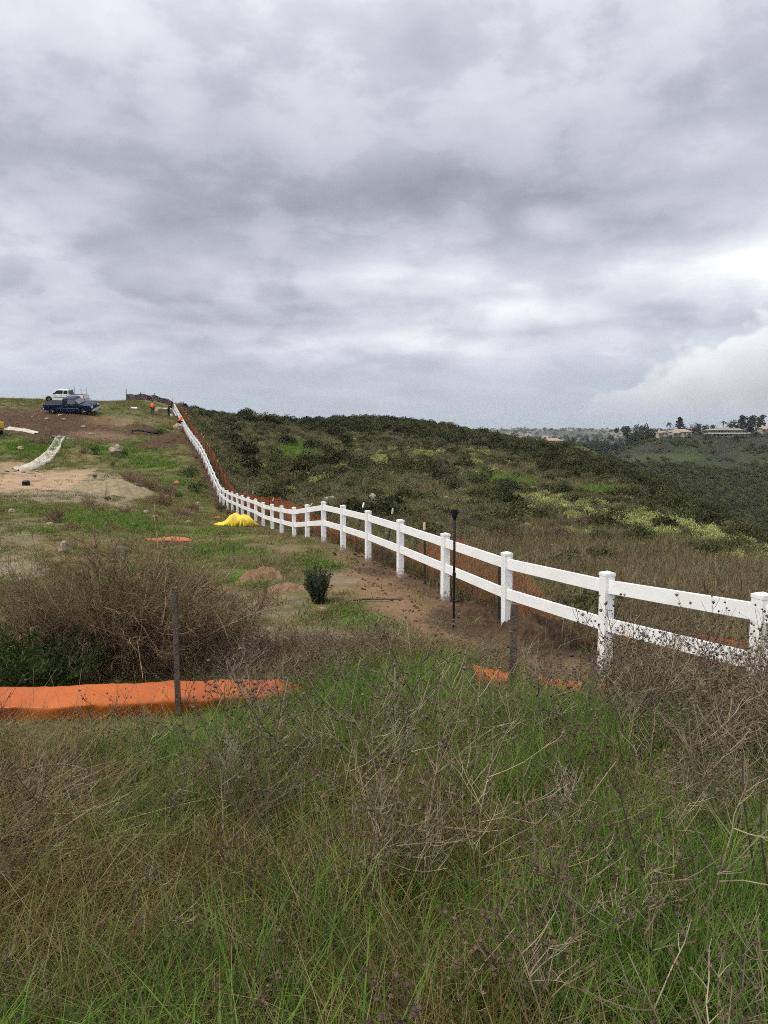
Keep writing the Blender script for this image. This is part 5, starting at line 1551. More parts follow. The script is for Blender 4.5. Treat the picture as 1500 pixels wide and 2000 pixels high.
# how large each shows from where the photographer stands (hidden behind the ground = 0)
u, v = proj(x, y, z); topz = z + size * 1.0
vis = np.ones(len(x), bool)
for f in np.linspace(0.1, 0.97, 36):
    vis &= (H(x * f, y * f) - ZC) / f < (topz - ZC) + 0.05
show = np.where(vis & (u > -30) & (u < 1530), size / y, 0)
show[:len(spots)] += 1.0
order = np.argsort(-show)
single = order[:300]
zone = lambda uu, vv, rv: 'on the crest of the hillside' if vv - rv < 30 else ('high on the hillside' if vv - rv < 75 else ('in the middle of the hillside' if vv < 985 else 'low beyond the white fence'))
kname = {'dark': 'dark green dense shrub', 'olive': 'olive green rounded shrub', 'sage': 'grey-green wispy sage shrub', 'yellow': 'bright yellow-green shrub', 'brown': 'brown dry shrub'}
for i in single:
    k = KINDS_[kind[i]]; me = SHP[k][var_[i] % len(SHP[k])]
    rv = float(np.interp(u[i], [350, 500, 700, 860, 1000, 1150, 1300, 1400, 1500], [797, 803, 808, 813, 842, 888, 948, 1005, 1060]))
    zn = zone(u[i], v[i], rv)
    sd = next(t_ for lim, t_ in ((480, 'beside the orange netting'), (650, 'behind the fence bend'), (800, 'above the leaning stakes'), (940, 'above the survey rod'), (1100, 'above the dark wooden stake'), (1240, 'facing the canyon'), (1370, 'under the far houses'), (9999, 'at the picture edge')) if u[i] < lim)
    wpx = size[i] / y[i] * FPX * 2
    kn_ = ('big ' if wpx > 55 else ('small ' if wpx < 26 else '')) + kname[k]
    o = link('hillside_shrub', me, None, (x[i], y[i], z[i] - 0.05), (0, 0, rz_[i]), (size[i], size[i], size[i] * (0.85 + 0.004 * (var_[i] % 50))))
    tag(o, f'{kn_} {zn}, {sd}', 'shrub', f'{kn_}s {zn}, {sd}')
rest = order[300:]
for kn in KINDS_:
    q = np.array([i for i in rest if KINDS_[kind[i]] == kn])
    if len(q) == 0: continue
    scatter('chaparral_' + kn, SHP[kn], np.stack([x[q], y[q], z[q] - 0.05], 1), np.stack([q * 0.0, q * 0.0, rz_[q]], 1), np.stack([size[q], size[q], size[q]], 1), var_[q] % len(SHP[kn]), {'dark': 'mass of dark chaparral covering the hill crest', 'olive': 'olive scrub covering the hillside', 'sage': 'grey sage scrub covering the hillside', 'yellow': 'yellow-green scrub in a band along the hillside', 'brown': 'dry brown scrub scattered over the hillside'}[kn], 'scrub')

# ------------------------------------------------------------------ vehicles
M['blue_paint'] = mat('dark_blue_paint', (0.004, 0.013, 0.052), 0.4, 0.1, 2, 0.25, coat=0.1)
M['white_paint'] = mat('white_paint', (0.70, 0.72, 0.73), 0.45, 0.05, 2, 0.5, coat=0.4)
M['glass'] = mat('dark_glass', (0.010, 0.011, 0.012), 0.25, 0.1, 2, 0.25)
M['glass_sky'] = mat('painted_sky_glass', (0.10, 0.115, 0.12), 0.1, 0.1, 2, 0.6)  # sky reflection painted in as a pale base colour
M['tyre'] = mat('tyre_rubber', (0.012, 0.012, 0.012), 0.85, 0.2, 10, 0.2)
M['alloy'] = mat('alloy', (0.35, 0.36, 0.37), 0.35, 0.1, 10, 0.5, metal=0.6)
M['chrome'] = mat('chrome_trim', (0.55, 0.56, 0.57), 0.25, 0.1, 10, 0.5, metal=0.8)
M['lamp'] = mat('lamp_glass', (0.62, 0.64, 0.64), 0.2, 0.1, 10, 0.5)
M['red'] = mat('red_lamp', (0.35, 0.02, 0.02), 0.3, 0.1, 10, 0.5)
M['yellow_paint'] = mat('machine_yellow', (0.60, 0.36, 0.03), 0.45, 0.15, 4, 0.4)


def arc(cx, cz, r, a0, a1, n=9):
    return [(cx + r * math.cos(R(a)), cz + r * math.sin(R(a))) for a in np.linspace(a0, a1, n)]


def pickup(name, label, paint, cab=(-0.55, 1.38), bed_in=True, rack=False):
    t = tag(bpy.data.objects.new(name, None), label, 'pickup truck'); COL.objects.link(t)
    p = [(-2.72, 0.52), (-2.76, 0.70), (-2.74, 1.10), (cab[0] - 0.04, 1.10), (cab[0] - 0.04, 1.06), (cab[1] - 0.08, 1.10), (2.0, 1.08), (2.55, 1.02), (2.80, 0.94), (2.86, 0.72), (2.84, 0.42), (2.33, 0.36)]
    p += arc(1.86, 0.37, 0.46, 0, 180) + [(1.36, 0.33), (-1.36, 0.33)] + arc(-1.84, 0.37, 0.46, 0, 180) + [(-2.35, 0.42)]
    body = link('body', MB().prism(p, -0.94, 0.94).mesh('body', [paint]), t); bevel(body, 0.06, 3)
    link('bed_liner', MB().box((-1.66, 0, 1.112), (1.95, 1.55, 0.012)).mesh('bed_liner', [M['black']]), t)
    cb = [(cab[0], 1.08), (cab[0] + 0.06, 1.68), (cab[0] + 0.16, 1.755), (cab[1] - 0.85, 1.765), (cab[1] - 0.62, 1.70), (cab[1], 1.08)]
    mb = MB(); n = len(cb)
    V = [(x, -0.90 + max(0, z - 1.1) * 0.28, z) for x, z in cb] + [(x, 0.90 - max(0, z - 1.1) * 0.28, z) for x, z in cb]
    mb.add(V, [tuple(range(n)), tuple(range(2 * n - 1, n - 1, -1))] + [(i, i + n, (i + 1) % n + n, (i + 1) % n) for i in range(n)])
    cabo = link('cab', mb.mesh('cab', [paint]), t); bevel(cabo, 0.04, 2)
    yw = lambda z: 0.90 - (z - 1.1) * 0.28 + 0.006
    xm = cab[0] + (cab[1] - cab[0]) * 0.33
    for s in (-1, 1):
        for (xa, xb, xc, xd) in ((cab[0] + 0.10, xm - 0.05, xm - 0.05, cab[0] + 0.14), (xm + 0.03, cab[1] - 0.20, cab[1] - 0.66, xm + 0.03)):
            q = [(xa, 1.16), (xb, 1.16), (xc, 1.64), (xd, 1.64)]
            V = [(x, s * yw(z), z) for x, z in q] + [(x, s * (yw(z) - 0.02), z) for x, z in q]
            link('window', MB().add(V, [(0, 1, 2, 3), (7, 6, 5, 4), (0, 4, 5, 1), (1, 5, 6, 2), (2, 6, 7, 3), (3, 7, 4, 0)]).mesh('window', [M['glass_sky'] if paint is M['blue_paint'] and xb > xm else M['glass']]), cabo)
        link('mirror', MB().box((cab[1] - 0.28, s * 1.02, 1.18), (0.10, 0.16, 0.15)).mesh('mirror', [M['black']]), t)
        link('side_trim', MB().box((0.05, s * 0.948, 0.72), (2.5, 0.02, 0.05)).mesh('side_trim', [M['chrome'] if paint is M['blue_paint'] else M['black']]), t)
        for xh in (cab[0] + 0.25, xm + 0.2):
            link('door_handle', MB().box((xh, s * 0.95, 0.98), (0.14, 0.03, 0.04)).mesh('door_handle', [M['black']]), t)
        link('headlight', MB().box((2.80, s * 0.72, 0.83), (0.10, 0.34, 0.16)).mesh('headlight', [M['lamp']]), t)
        link('taillight', MB().box((-2.745, s * 0.86, 0.90), (0.05, 0.12, 0.34)).mesh('taillight', [M['red']]), t)
        for wx in (1.86, -1.84):
            wh = bpy.data.objects.new('wheel', None); COL.objects.link(wh); wh.parent = t; wh.location = (wx, s * 0.82, 0.37)
            link('tyre', MB().lathe([(0.24, -0.12), (0.35, -0.12), (0.372, -0.08), (0.372, 0.08), (0.35, 0.12), (0.24, 0.12)], 26, axis='Y').mesh('tyre', [M['tyre']], False), wh)
            rim = MB().lathe([(0.245, -0.105), (0.06, -0.09), (0.06, 0.09), (0.245, 0.105)], 26, axis='Y')
            for k in range(5):
                a = 2 * math.pi * k / 5
                rim.tube([(0.03 * math.cos(a), s * 0.115, 0.03 * math.sin(a)), (0.22 * math.cos(a), s * 0.115, 0.22 * math.sin(a))], 0.025, 5)
            link('rim', rim.mesh('rim', [M['alloy']]), wh)
    for xa, xb, z in ((cab[1] - 0.03, cab[1] - 0.60, 0), (cab[0] - 0.012, cab[0] + 0.045, 0)):
        V = [(xa + (0.012 if xa > 0 else 0), y, 1.17) for y in (-0.80, 0.80)] + [(xb + (0.012 if xa > 0 else 0), y, 1.65) for y in (0.68, -0.68)]
        V += [(a - 0.02 * (1 if xa > 0 else -1), b, c) for a, b, c in V]
        link('windscreen' if xa > 0 else 'rear_window', MB().add(V, [(0, 1, 2, 3), (7, 6, 5, 4), (0, 4, 5, 1), (1, 5, 6, 2), (2, 6, 7, 3), (3, 7, 4, 0)]).mesh('windscreen', [M['glass_sky'] if paint is M['blue_paint'] else M['glass']]), cabo)
    link('front_bumper', MB().box((2.88, 0, 0.50), (0.16, 1.86, 0.2)).mesh('front_bumper', [M['chrome']]), t)
    link('rear_bumper', MB().box((-2.83, 0, 0.52), (0.16, 1.84, 0.18)).mesh('rear_bumper', [M['chrome']]), t)
    link('grille', MB().box((2.83, 0, 0.80), (0.06, 1.0, 0.2)).mesh('grille', [M['black']]), t)
    link('tailgate', MB().box((-2.765, 0, 0.88), (0.03, 1.45, 0.38)).mesh('tailgate', [paint]), t)
    if rack:
        rk_ = MB()
        for x in (-2.45, -0.85):
            for y in (-0.8, 0.8): rk_.tube([(x, y, 1.08), (x, y, 2.15)], 0.025, 6)
            rk_.tube([(x, -0.8, 1.75), (x, 0.8, 1.75)], 0.022, 6)
        rk_.tube([(-2.45, 0.8, 1.75), (-2.2, 0.8, 1.75)], 0.022, 6); rk_.tube([(-0.85, 0.8, 1.98), (-0.62, 0.8, 1.98)], 0.022, 6)
        link('ladder_rack', rk_.mesh('ladder_rack', [mat('grey_steel', (0.16, 0.17, 0.18), 0.5, metal=0.3)]), t)
    return t


def seat(o, u, d, heading, half=1.85):
    """stand a vehicle on the ground, pitched the way the ground runs under its wheels"""
    g = G(u, d)
    hx, hy = math.cos(heading), math.sin(heading)
    pf = H(np.array([g[0] + hx * half]), np.array([g[1] + hy * half]))[0]; pb = H(np.array([g[0] - hx * half]), np.array([g[1] - hy * half]))[0]
    pl = H(np.array([g[0] - hy * 0.82]), np.array([g[1] + hx * 0.82]))[0]; pr = H(np.array([g[0] + hy * 0.82]), np.array([g[1] - hx * 0.82]))[0]
    f = Vector((hx * 2 * half, hy * 2 * half, pf - pb)).normalized(); l = Vector((-hy * 1.64, hx * 1.64, pl - pr)).normalized()
    up = f.cross(l).normalized(); l = up.cross(f)
    m = Matrix((f, l, up)).transposed().to_4x4(); m.translation = Vector((g[0], g[1], (pf + pb + pl + pr) / 4 - 0.02))
    o.matrix_world = m
    return o


seat(pickup('pickup_truck', 'dark blue extended-cab pickup parked in front of the white one', M['blue_paint']), 141, 91.0, R(-7)).scale = (1.05, 1.05, 1.07)
seat(pickup('pickup_truck', 'white crew-cab pickup with a ladder rack behind the blue one', M['white_paint'], (-0.75, 1.45), rack=True), 129, 100.0, R(178)).scale = (0.97, 0.97, 0.95)

# yellow excavator whose tail just enters the picture
ex = tag(bpy.data.objects.new('excavator', None), 'yellow mini excavator cut off by the picture edge', 'excavator'); COL.objects.link(ex)
g = G(-22, 80); ex.location = g
for s in (-1, 1):
    tr = link('track', MB().prism(arc(-0.85, 0.28, 0.28, 90, 270, 7) + arc(0.85, 0.28, 0.28, -90, 90, 7), s * 0.7 - 0.17, s * 0.7 + 0.17).mesh('track', [M['tyre']]), ex)
bevel(link('house', MB().prism([(-1.0, 0.62), (-1.05, 1.35), (-0.3, 1.5), (0.75, 1.5), (1.3, 1.35), (1.38, 0.75), (1.2, 0.62)], -0.7, 0.7).mesh('house', [M['yellow_paint']]), ex), 0.08, 3)
link('turntable', MB().lathe([(0.45, 0.4), (0.45, 0.63)], 16).mesh('turntable', [M['black']]), ex)
cb_ = link('cab', MB().box((-0.35, 0.2, 1.95), (1.0, 0.85, 1.1), taper=(0.9, 0.92)).mesh('cab', [M['yellow_paint']]), ex)
link('window', MB().box((-0.35, -0.235, 1.98), (0.72, 0.03, 0.75)).mesh('window', [M['glass']]), cb_)
link('boom', MB().tube([(-1.0, -0.2, 1.2), (-1.9, -0.2, 2.6), (-2.9, -0.2, 2.9), (-3.7, -0.2, 1.6), (-3.8, -0.2, 0.7)], [0.16, 0.16, 0.14, 0.11, 0.1], 6).mesh('boom', [M['yellow_paint']]), ex)
link('bucket', MB().prism([(-4.1, 0.1), (-3.6, 0.05), (-3.4, 0.5), (-3.75, 0.75), (-4.05, 0.6)], -0.5, 0.1).mesh('bucket', [M['black']]), ex)

# ------------------------------------------------------------------ workers
PM = {'skin': mat('skin', (0.34, 0.20, 0.13), 0.6, 0.1, 10), 'orange': mat('hi_vis_orange', (0.85, 0.14, 0.02), 0.7, 0.15, 6), 'dark': mat('dark_cloth', (0.022, 0.024, 0.030), 0.85, 0.2, 8), 'navy': mat('navy_cloth', (0.03, 0.035, 0.055), 0.85, 0.2, 8), 'boot': mat('boot_leather', (0.06, 0.04, 0.028), 0.8, 0.2, 8), 'hair': mat('dark_hair', (0.014, 0.011, 0.009), 0.7, 0.2, 20)}


def person(label, J, g, heading, shirt, legs, extra=None):
    """J: joint positions (x forward, y to the left, z up) for one continuous skinned figure"""
    V, E, rad, reg = [], [], [], []

    def add(p, r, par, rg_):
        V.append(p); rad.append(r); reg.append(rg_)
        if par is not None: E.append((par, len(V) - 1))
        return len(V) - 1

    pel = add(J['pelvis'], 0.145, None, 'legs')
    sp_ = add(J['spine'], 0.14, pel, 'shirt'); ch = add(J['chest'], 0.165, sp_, 'shirt'); nk = add(J['neck'], 0.062, ch, 'skin')
    hd = add(J['head'], 0.098, nk, 'skin'); ht = add(J['crown'], 0.085, hd, 'hair')
    for s in 'LR':
        sh = add(J['sh' + s], 0.075, ch, 'shirt'); el_ = add(J['el' + s], 0.052, sh, 'shirt'); wr = add(J['wr' + s], 0.035, el_, 'skin')
        a = np.array(J['wr' + s]); d = a - np.array(J['el' + s]); d = d / np.linalg.norm(d)
        o = np.cross(d, (0.3, 0.9, 0.2)); o /= np.linalg.norm(o)
        pm_ = add(tuple(a + d * 0.07), 0.032, wr, 'skin')
        for k, (sp2, ln) in enumerate(((-0.03, 0.075), (-0.01, 0.09), (0.01, 0.085), (0.03, 0.07))):
            f1 = add(tuple(a + d * 0.105 + o * sp2), 0.0095, pm_, 'skin'); add(tuple(a + d * (0.105 + ln * 0.8) + o * sp2 * 1.1 + np.array([0.025, 0, 0])), 0.008, f1, 'skin')
        t1 = add(tuple(a + d * 0.045 + o * -0.05), 0.011, wr, 'skin'); add(tuple(a + d * 0.085 + o * -0.06), 0.009, t1, 'skin')
        hp_ = add(J['hip' + s], 0.10, pel, 'legs'); kn = add(J['kn' + s], 0.068, hp_, 'legs'); an = add(J['an' + s], 0.048, kn, 'legs'); add(J['toe' + s], 0.045, an, 'boot')
    me = bpy.data.meshes.new('person'); me.from_pydata(V, E, [])
    o = bpy.data.objects.new('person_cage', me); COL.objects.link(o)
    o.modifiers.new('skin', 'SKIN'); sb = o.modifiers.new('sub', 'SUBSURF'); sb.levels = 1
    for i, sv in enumerate(me.skin_vertices[0].data):
        sv.radius = (rad[i], rad[i]); sv.use_root = (i == 0)
    dg = bpy.context.evaluated_depsgraph_get()
    ev = bpy.data.meshes.new_from_object(o.evaluated_get(dg))
    bpy.data.objects.remove(o)
    ev.materials.clear()
    names = ['skin', shirt, legs, 'boot', 'hair']
    for nme in names: ev.materials.append(PM[nme])
    ri = {'skin': 0, 'shirt': 1, 'legs': 2, 'boot': 3, 'hair': 4}
    A = np.array(V)
    mid_ = np.array([(np.array(V[a]) + np.array(V[b])) / 2 for a, b in E]); mreg = [reg[b] for a, b in E]
    pts = np.concatenate([A, mid_]); rr_ = reg + mreg
    for pgn in ev.polygons:
        c = np.array(pgn.center)
        pgn.material_index = ri[rr_[int(np.argmin(((pts - c) ** 2).sum(1)))]]
        pgn.use_smooth = True
    po = link('person', ev, None, g, (0, 0, heading))
    # face, ears and hair
    h = np.array(J['head']); n_ = h - np.array(J['neck']); n_ = n_ / np.linalg.norm(n_)
    fw = np.array((1.0, 0, 0)); fw = fw - n_ * fw.dot(n_); fw /= np.linalg.norm(fw); sd_ = np.cross(n_, fw)
    fc = MB()
    fc.tube([h + fw * 0.08 + n_ * 0.02, h + fw * 0.118 - n_ * 0.015], [0.010, 0.016], 6)
    for s in (-1, 1): fc.tube([h + sd_ * s * 0.088 - n_ * 0.02, h + sd_ * s * 0.100 + n_ * 0.03], [0.016, 0.02], 6)
    link('nose_and_ears', fc.mesh('nose_and_ears', [PM['skin']]), po)
    ey = MB()
    for s in (-1, 1): ey.tube([h + fw * 0.078 + sd_ * s * 0.033 + n_ * 0.02, h + fw * 0.094 + sd_ * s * 0.033 + n_ * 0.02], [0.012, 0.010], 6)
    ey.tube([h + fw * 0.085 - n_ * 0.05 - sd_ * 0.024, h + fw * 0.085 - n_ * 0.05 + sd_ * 0.024], 0.006, 5)
    link('eyes_and_mouth', ey.mesh('eyes_and_mouth', [PM['hair']]), po)
    cap = MB().lathe([(0.108, -0.01), (0.112, 0.03), (0.098, 0.08), (0.055, 0.115), (0.01, 0.122)], 14)
    m3 = np.stack([fw, sd_, n_], 1)
    cap.v = [q @ m3.T + h + n_ * 0.03 for q in cap.v]
    link('cap' if extra == 'cap' else 'hair', cap.mesh('hair', [PM['hair'] if extra != 'cap' else PM['dark']], True), po)
    return tag(po, label, 'person')


def J_(**k): return k


stand = J_(pelvis=(0, 0, .95), spine=(0.01, 0, 1.14), chest=(0.02, 0, 1.36), neck=(0.03, 0, 1.51), head=(0.06, 0, 1.63), crown=(0.05, 0, 1.71), shL=(0.02, .18, 1.42), elL=(-.05, .27, 1.16), wrL=(.14, .22, .97), shR=(0.02, -.18, 1.42), elR=(-.05, -.27, 1.16), wrR=(.16, -.2, .98),
           hipL=(0, .1, .9), knL=(.06, .11, .5), anL=(-.04, .12, .09), toeL=(.12, .14, .04), hipR=(0, -.1, .9), knR=(.02, -.12, .5), anR=(-.14, -.12, .1), toeR=(.0, -.14, .04))
bent = J_(pelvis=(-.12, 0, .93), spine=(.03, 0, 1.10), chest=(.22, 0, 1.29), neck=(.34, 0, 1.39), head=(.45, 0, 1.45), crown=(.51, 0, 1.49), shL=(.24, .18, 1.30), elL=(.36, .22, 1.03), wrL=(.56, .14, .84), shR=(.24, -.18, 1.30), elR=(.36, -.22, 1.03), wrR=(.54, -.14, .82),
          hipL=(-.12, .1, .88), knL=(-.03, .13, .49), anL=(-.10, .15, .09), toeL=(.06, .17, .04), hipR=(-.12, -.1, .88), knR=(.06, -.13, .5), anR=(.04, -.15, .09), toeR=(.2, -.17, .04))
kneel = J_(pelvis=(-.1, 0, .46), spine=(.0, 0, .62), chest=(.14, 0, .82), neck=(.25, 0, .93), head=(.34, 0, 1.0), crown=(.37, 0, 1.08), shL=(.13, .18, .86), elL=(.3, .26, .66), wrL=(.5, .16, .62), shR=(.13, -.18, .86), elR=(.3, -.26, .66), wrR=(.5, -.16, .62),
           hipL=(-.1, .11, .42), knL=(.28, .17, .12), anL=(-.12, .14, .1), toeL=(-.26, .14, .04), hipR=(-.1, -.11, .42), knR=(.24, -.17, .42), anR=(.2, -.17, .09), toeR=(.34, -.17, .04))


def on_ground(u, v): return hit(u, v)


person('worker in an orange top and dark trousers standing below the crest netting', stand, on_ground(298, 811), R(75), 'orange', 'dark', 'cap')
g2 = on_ground(330, 815)
person('worker in dark clothes bending over beside the white fence', bent, g2, R(-35), 'dark', 'navy').scale = (1.1, 1.1, 1.1)
g3 = hit(352, 831)
person('worker in a bright orange top kneeling behind the broad boulder', kneel, g3, R(60), 'orange', 'dark', 'cap').scale = (1.2, 1.2, 1.2)
bk = tag(bpy.data.objects.new('bucket', None), 'white plastic bucket by the bending worker', 'bucket'); COL.objects.link(bk); bk.location = hit(335, 813.5)
link('tub', MB().lathe([(0.13, 0.0), (0.155, 0.36), (0.165, 0.36), (0.165, 0.38)], 16).mesh('tub', [M['vinyl']]), bk)
link('handle', MB().tube([(0.16, 0, 0.36), (0.12, 0.1, 0.28), (0, 0.16, 0.22), (-0.12, 0.1, 0.28), (-0.16, 0, 0.36)], 0.008, 5).mesh('handle', [M['black']]), bk)
gr_ = hit(340, 812)
tag(link('loose_rail', MB().box((0, 0, 0.55), (0.15, 0.05, 1.25), np.array(Matrix.Rotation(R(-28), 3, 'Y'))).mesh('loose_rail', [M['vinyl']]), None, gr_), 'white rail held tilted against the fence by the worker', 'rail')
for i, (u, v, ln) in enumerate([(319, 800, 2.4), (260, 799, 1.0)]):
    gg = hit(u, v)
    tag(link('loose_rail', MB().box((0, 0, 0.12), (ln, 0.16, 0.12)).box((0.1, 0.1, 0.2), (ln * 0.8, 0.05, 0.16)).mesh('loose_rail', [M['vinyl']]), None, gg, (0, 0, 0.1)), ['white rails lying on the grass behind the bending worker', 'short white rail pieces lying on the grass near the netting'][i], 'rail')
for i, (u, v) in enumerate([(117, 812), (124, 820), (163, 834), (178, 849), (92, 819), (187, 804)]):
    gg = hit(u, v)
    tag(link('concrete_scrap', ROCKS['rock_pale'][i % 4], None, gg + np.array([0, 0, 0.05]), (0, 0, i), (0.3, 0.22, 0.18)), 'small white scrap on the brown slope below the trucks', 'scrap', 'white scraps on the brown slope')
gg = hit(270, 848)
tag(link('black_hose', MB().tube([(-0.8, 0, -0.15), (-0.6, 0.05, 0.35), (0.1, 0.1, 0.42), (1.2, 0.2, 0.2), (2.2, 0.1, 0.1)], 0.09, 8).mesh('black_hose', [M['black']], True), None, gg), 'short black hose arching over the grass slope', 'hose')

# ------------------------------------------------------------------ houses across the canyon
HM = {'stucco': mat('cream_stucco', (0.38, 0.34, 0.29), 0.9, 0.1, 0.5), 'white': mat('white_stucco', (0.48, 0.455, 0.42), 0.9, 0.1, 0.5), 'tile': mat('peach_roof_tile', (0.34, 0.265, 0.195), 0.9, 0.25, 0.8, bump_=0.3, col2=(0.31, 0.22, 0.155)), 'grey_roof': mat('grey_roof', (0.30, 0.28, 0.25), 0.9, 0.2, 0.6), 'pane': mat('window_pane', (0.02, 0.024, 0.03), 0.12, 0.1, 1, 0.6), 'shade': mat('painted_opening_shade', (0.05, 0.045, 0.04), 0.9)}


def hip_roof(mb, x0, x1, y0, y1, z0, h, inset):
    V = [(x0, y0, z0), (x1, y0, z0), (x1, y1, z0), (x0, y1, z0), (x0 + inset, (y0 + y1) / 2, z0 + h), (x1 - inset, (y0 + y1) / 2, z0 + h)]
    return mb.add(V, [(3, 2, 1, 0), (0, 1, 5, 4), (1, 2, 5), (2, 3, 4, 5), (3, 0, 4)])


hb = tag(bpy.data.objects.new('hilltop_house', None), 'long pale two-storey house with columns and terrace on the far hilltop', 'house'); COL.objects.link(hb)
ho = G(1418, 552, HF); hb.location = (ho[0], ho[1], P(1418, 852, 552)[2]); hb.scale = (0.80, 0.85, 0.85)
link('wall', MB().box((0.5, 5, 3.55), (29.5, 9, 3.0)).mesh('wall', [HM['stucco']]), hb)
lw = link('lower_wall', MB().box((-3, 3.0, 0.5), (20, 6, 3.2)).mesh('lower_wall', [HM['white']]), hb)
link('terrace', MB().box((-0.5, 1.5, 2.12), (34, 9, 0.35)).mesh('terrace', [HM['white']]), hb)
for i in range(11):
    link('column', MB().tube([(-15.5 + i * 3.1, -2.3, 2.2), (-15.5 + i * 3.1, -2.3, 5.0)], 0.22, 8).mesh('column', [HM['white']]), hb)
ra = MB(); ra.box((-0.5, -2.7, 3.15), (33.5, 0.08, 0.10)); ra.box((-0.5, -2.7, 2.6), (33.5, 0.05, 0.75))
link('railing', ra.mesh('railing', [HM['white']]), hb)
rf = link('roof', hip_roof(MB(), -17.2, 17.0, -3.4, 11, 5.05, 1.35, 5.5).box((0, 3.8, 5.0), (34.4, 14.3, 0.22)).mesh('roof', [HM['grey_roof']]), hb)
link('upper_roof', MB().box((3, 5, 6.35), (21, 6, 0.9)).mesh('upper_roof', [HM['stucco']]), rf)
link('chimney', MB().box((3.0, 4, 7.1), (2.2, 1.5, 1.4)).box((9.0, 5, 6.9), (1.4, 1.2, 1.0)).mesh('chimney', [HM['white']]), rf)
for i in range(9):
    wn = link('window', MB().box((-12.5 + i * 3.1, 0.49, 3.55), (2.1, 0.08, 1.9)).mesh('window', [HM['pane']]), hb)
    link('window_frame', MB().box((-12.5 + i * 3.1, 0.43, 4.56), (2.4, 0.1, 0.14)).box((-12.5 + i * 3.1, 0.43, 3.55), (0.12, 0.1, 1.9)).mesh('window_frame', [HM['white']]), wn)
for x in (-10.5, -7, -3.5, 0, 3.5):
    link('opening_shade_panel', MB().box((x, -0.03, 0.75), (2.0, 0.1, 1.5)).mesh('opening_shade_panel', [HM['shade']]), lw)  # solid dark panels, shade of the openings put into their colour
link('wing', MB().box((18.5, 2, 2.6), (6, 5, 1.2)).mesh('wing', [HM['white']]), hb)


def villa(name, label, u, v, d, w_, dp, h, f=HF, rz=0.0, arches=3):
    t = tag(bpy.data.objects.new(name, None), label, 'house'); COL.objects.link(t)
    q = G(u, d, f); t.location = (q[0], q[1], P(u, v, d)[2]); t.rotation_euler = (0, 0, rz)
    w2 = link('wall', MB().box((0, 0, h / 2 - 1), (w_, dp, h + 2)).mesh('wall', [HM['stucco']]), t)
    r2 = link('roof', hip_roof(MB(), -w_ / 2 - .6, w_ / 2 + .6, -dp / 2 - .6, dp / 2 + .6, h, dp * 0.2, dp * 0.4).mesh('roof', [HM['tile']]), t)
    link('chimney', MB().box((-w_ * 0.3, 0, h + dp * 0.18), (1.1, 0.9, 2.2)).mesh('chimney', [HM['white']]), r2)
    link('porch_roof', hip_roof(MB(), -w_ * 0.62, -w_ * 0.2, -dp / 2 - 4, -dp / 2 - .4, h * 0.72, 1.0, 1.5).mesh('porch_roof', [HM['tile']]), t)
    for i in range(arches):
        x = -w_ / 2 + w_ * (i + 0.5) / arches
        wn = link('window', MB().box((x, -dp / 2 - 0.03, h * 0.5), (w_ / arches * 0.5, 0.1, h * 0.5)).mesh('window', [HM['pane']]), t)
        link('sill', MB().box((x, -dp / 2 - 0.1, h * 0.23), (w_ / arches * 0.6, 0.2, 0.14)).mesh('sill', [HM['white']]), wn)
    return t


villa('tile_roof_house', 'peach tile-roofed house left of the long hilltop house', 1328, 851, 556, 13, 10, 2.8, arches=4)
villa('tile_roof_house', 'small tile-roofed house half hidden by trees on the far hill', 1292, 850, 575, 6.5, 6, 2.0)
villa('tile_roof_house', 'small tile-roofed house among shrubs behind the near ridge', 1078, 868, 405, 8.5, 7, 2.0)
villa('tile_roof_house', 'pale house glimpsed at the picture edge on the far hilltop', 1495, 843, 600, 9, 8, 2.6)


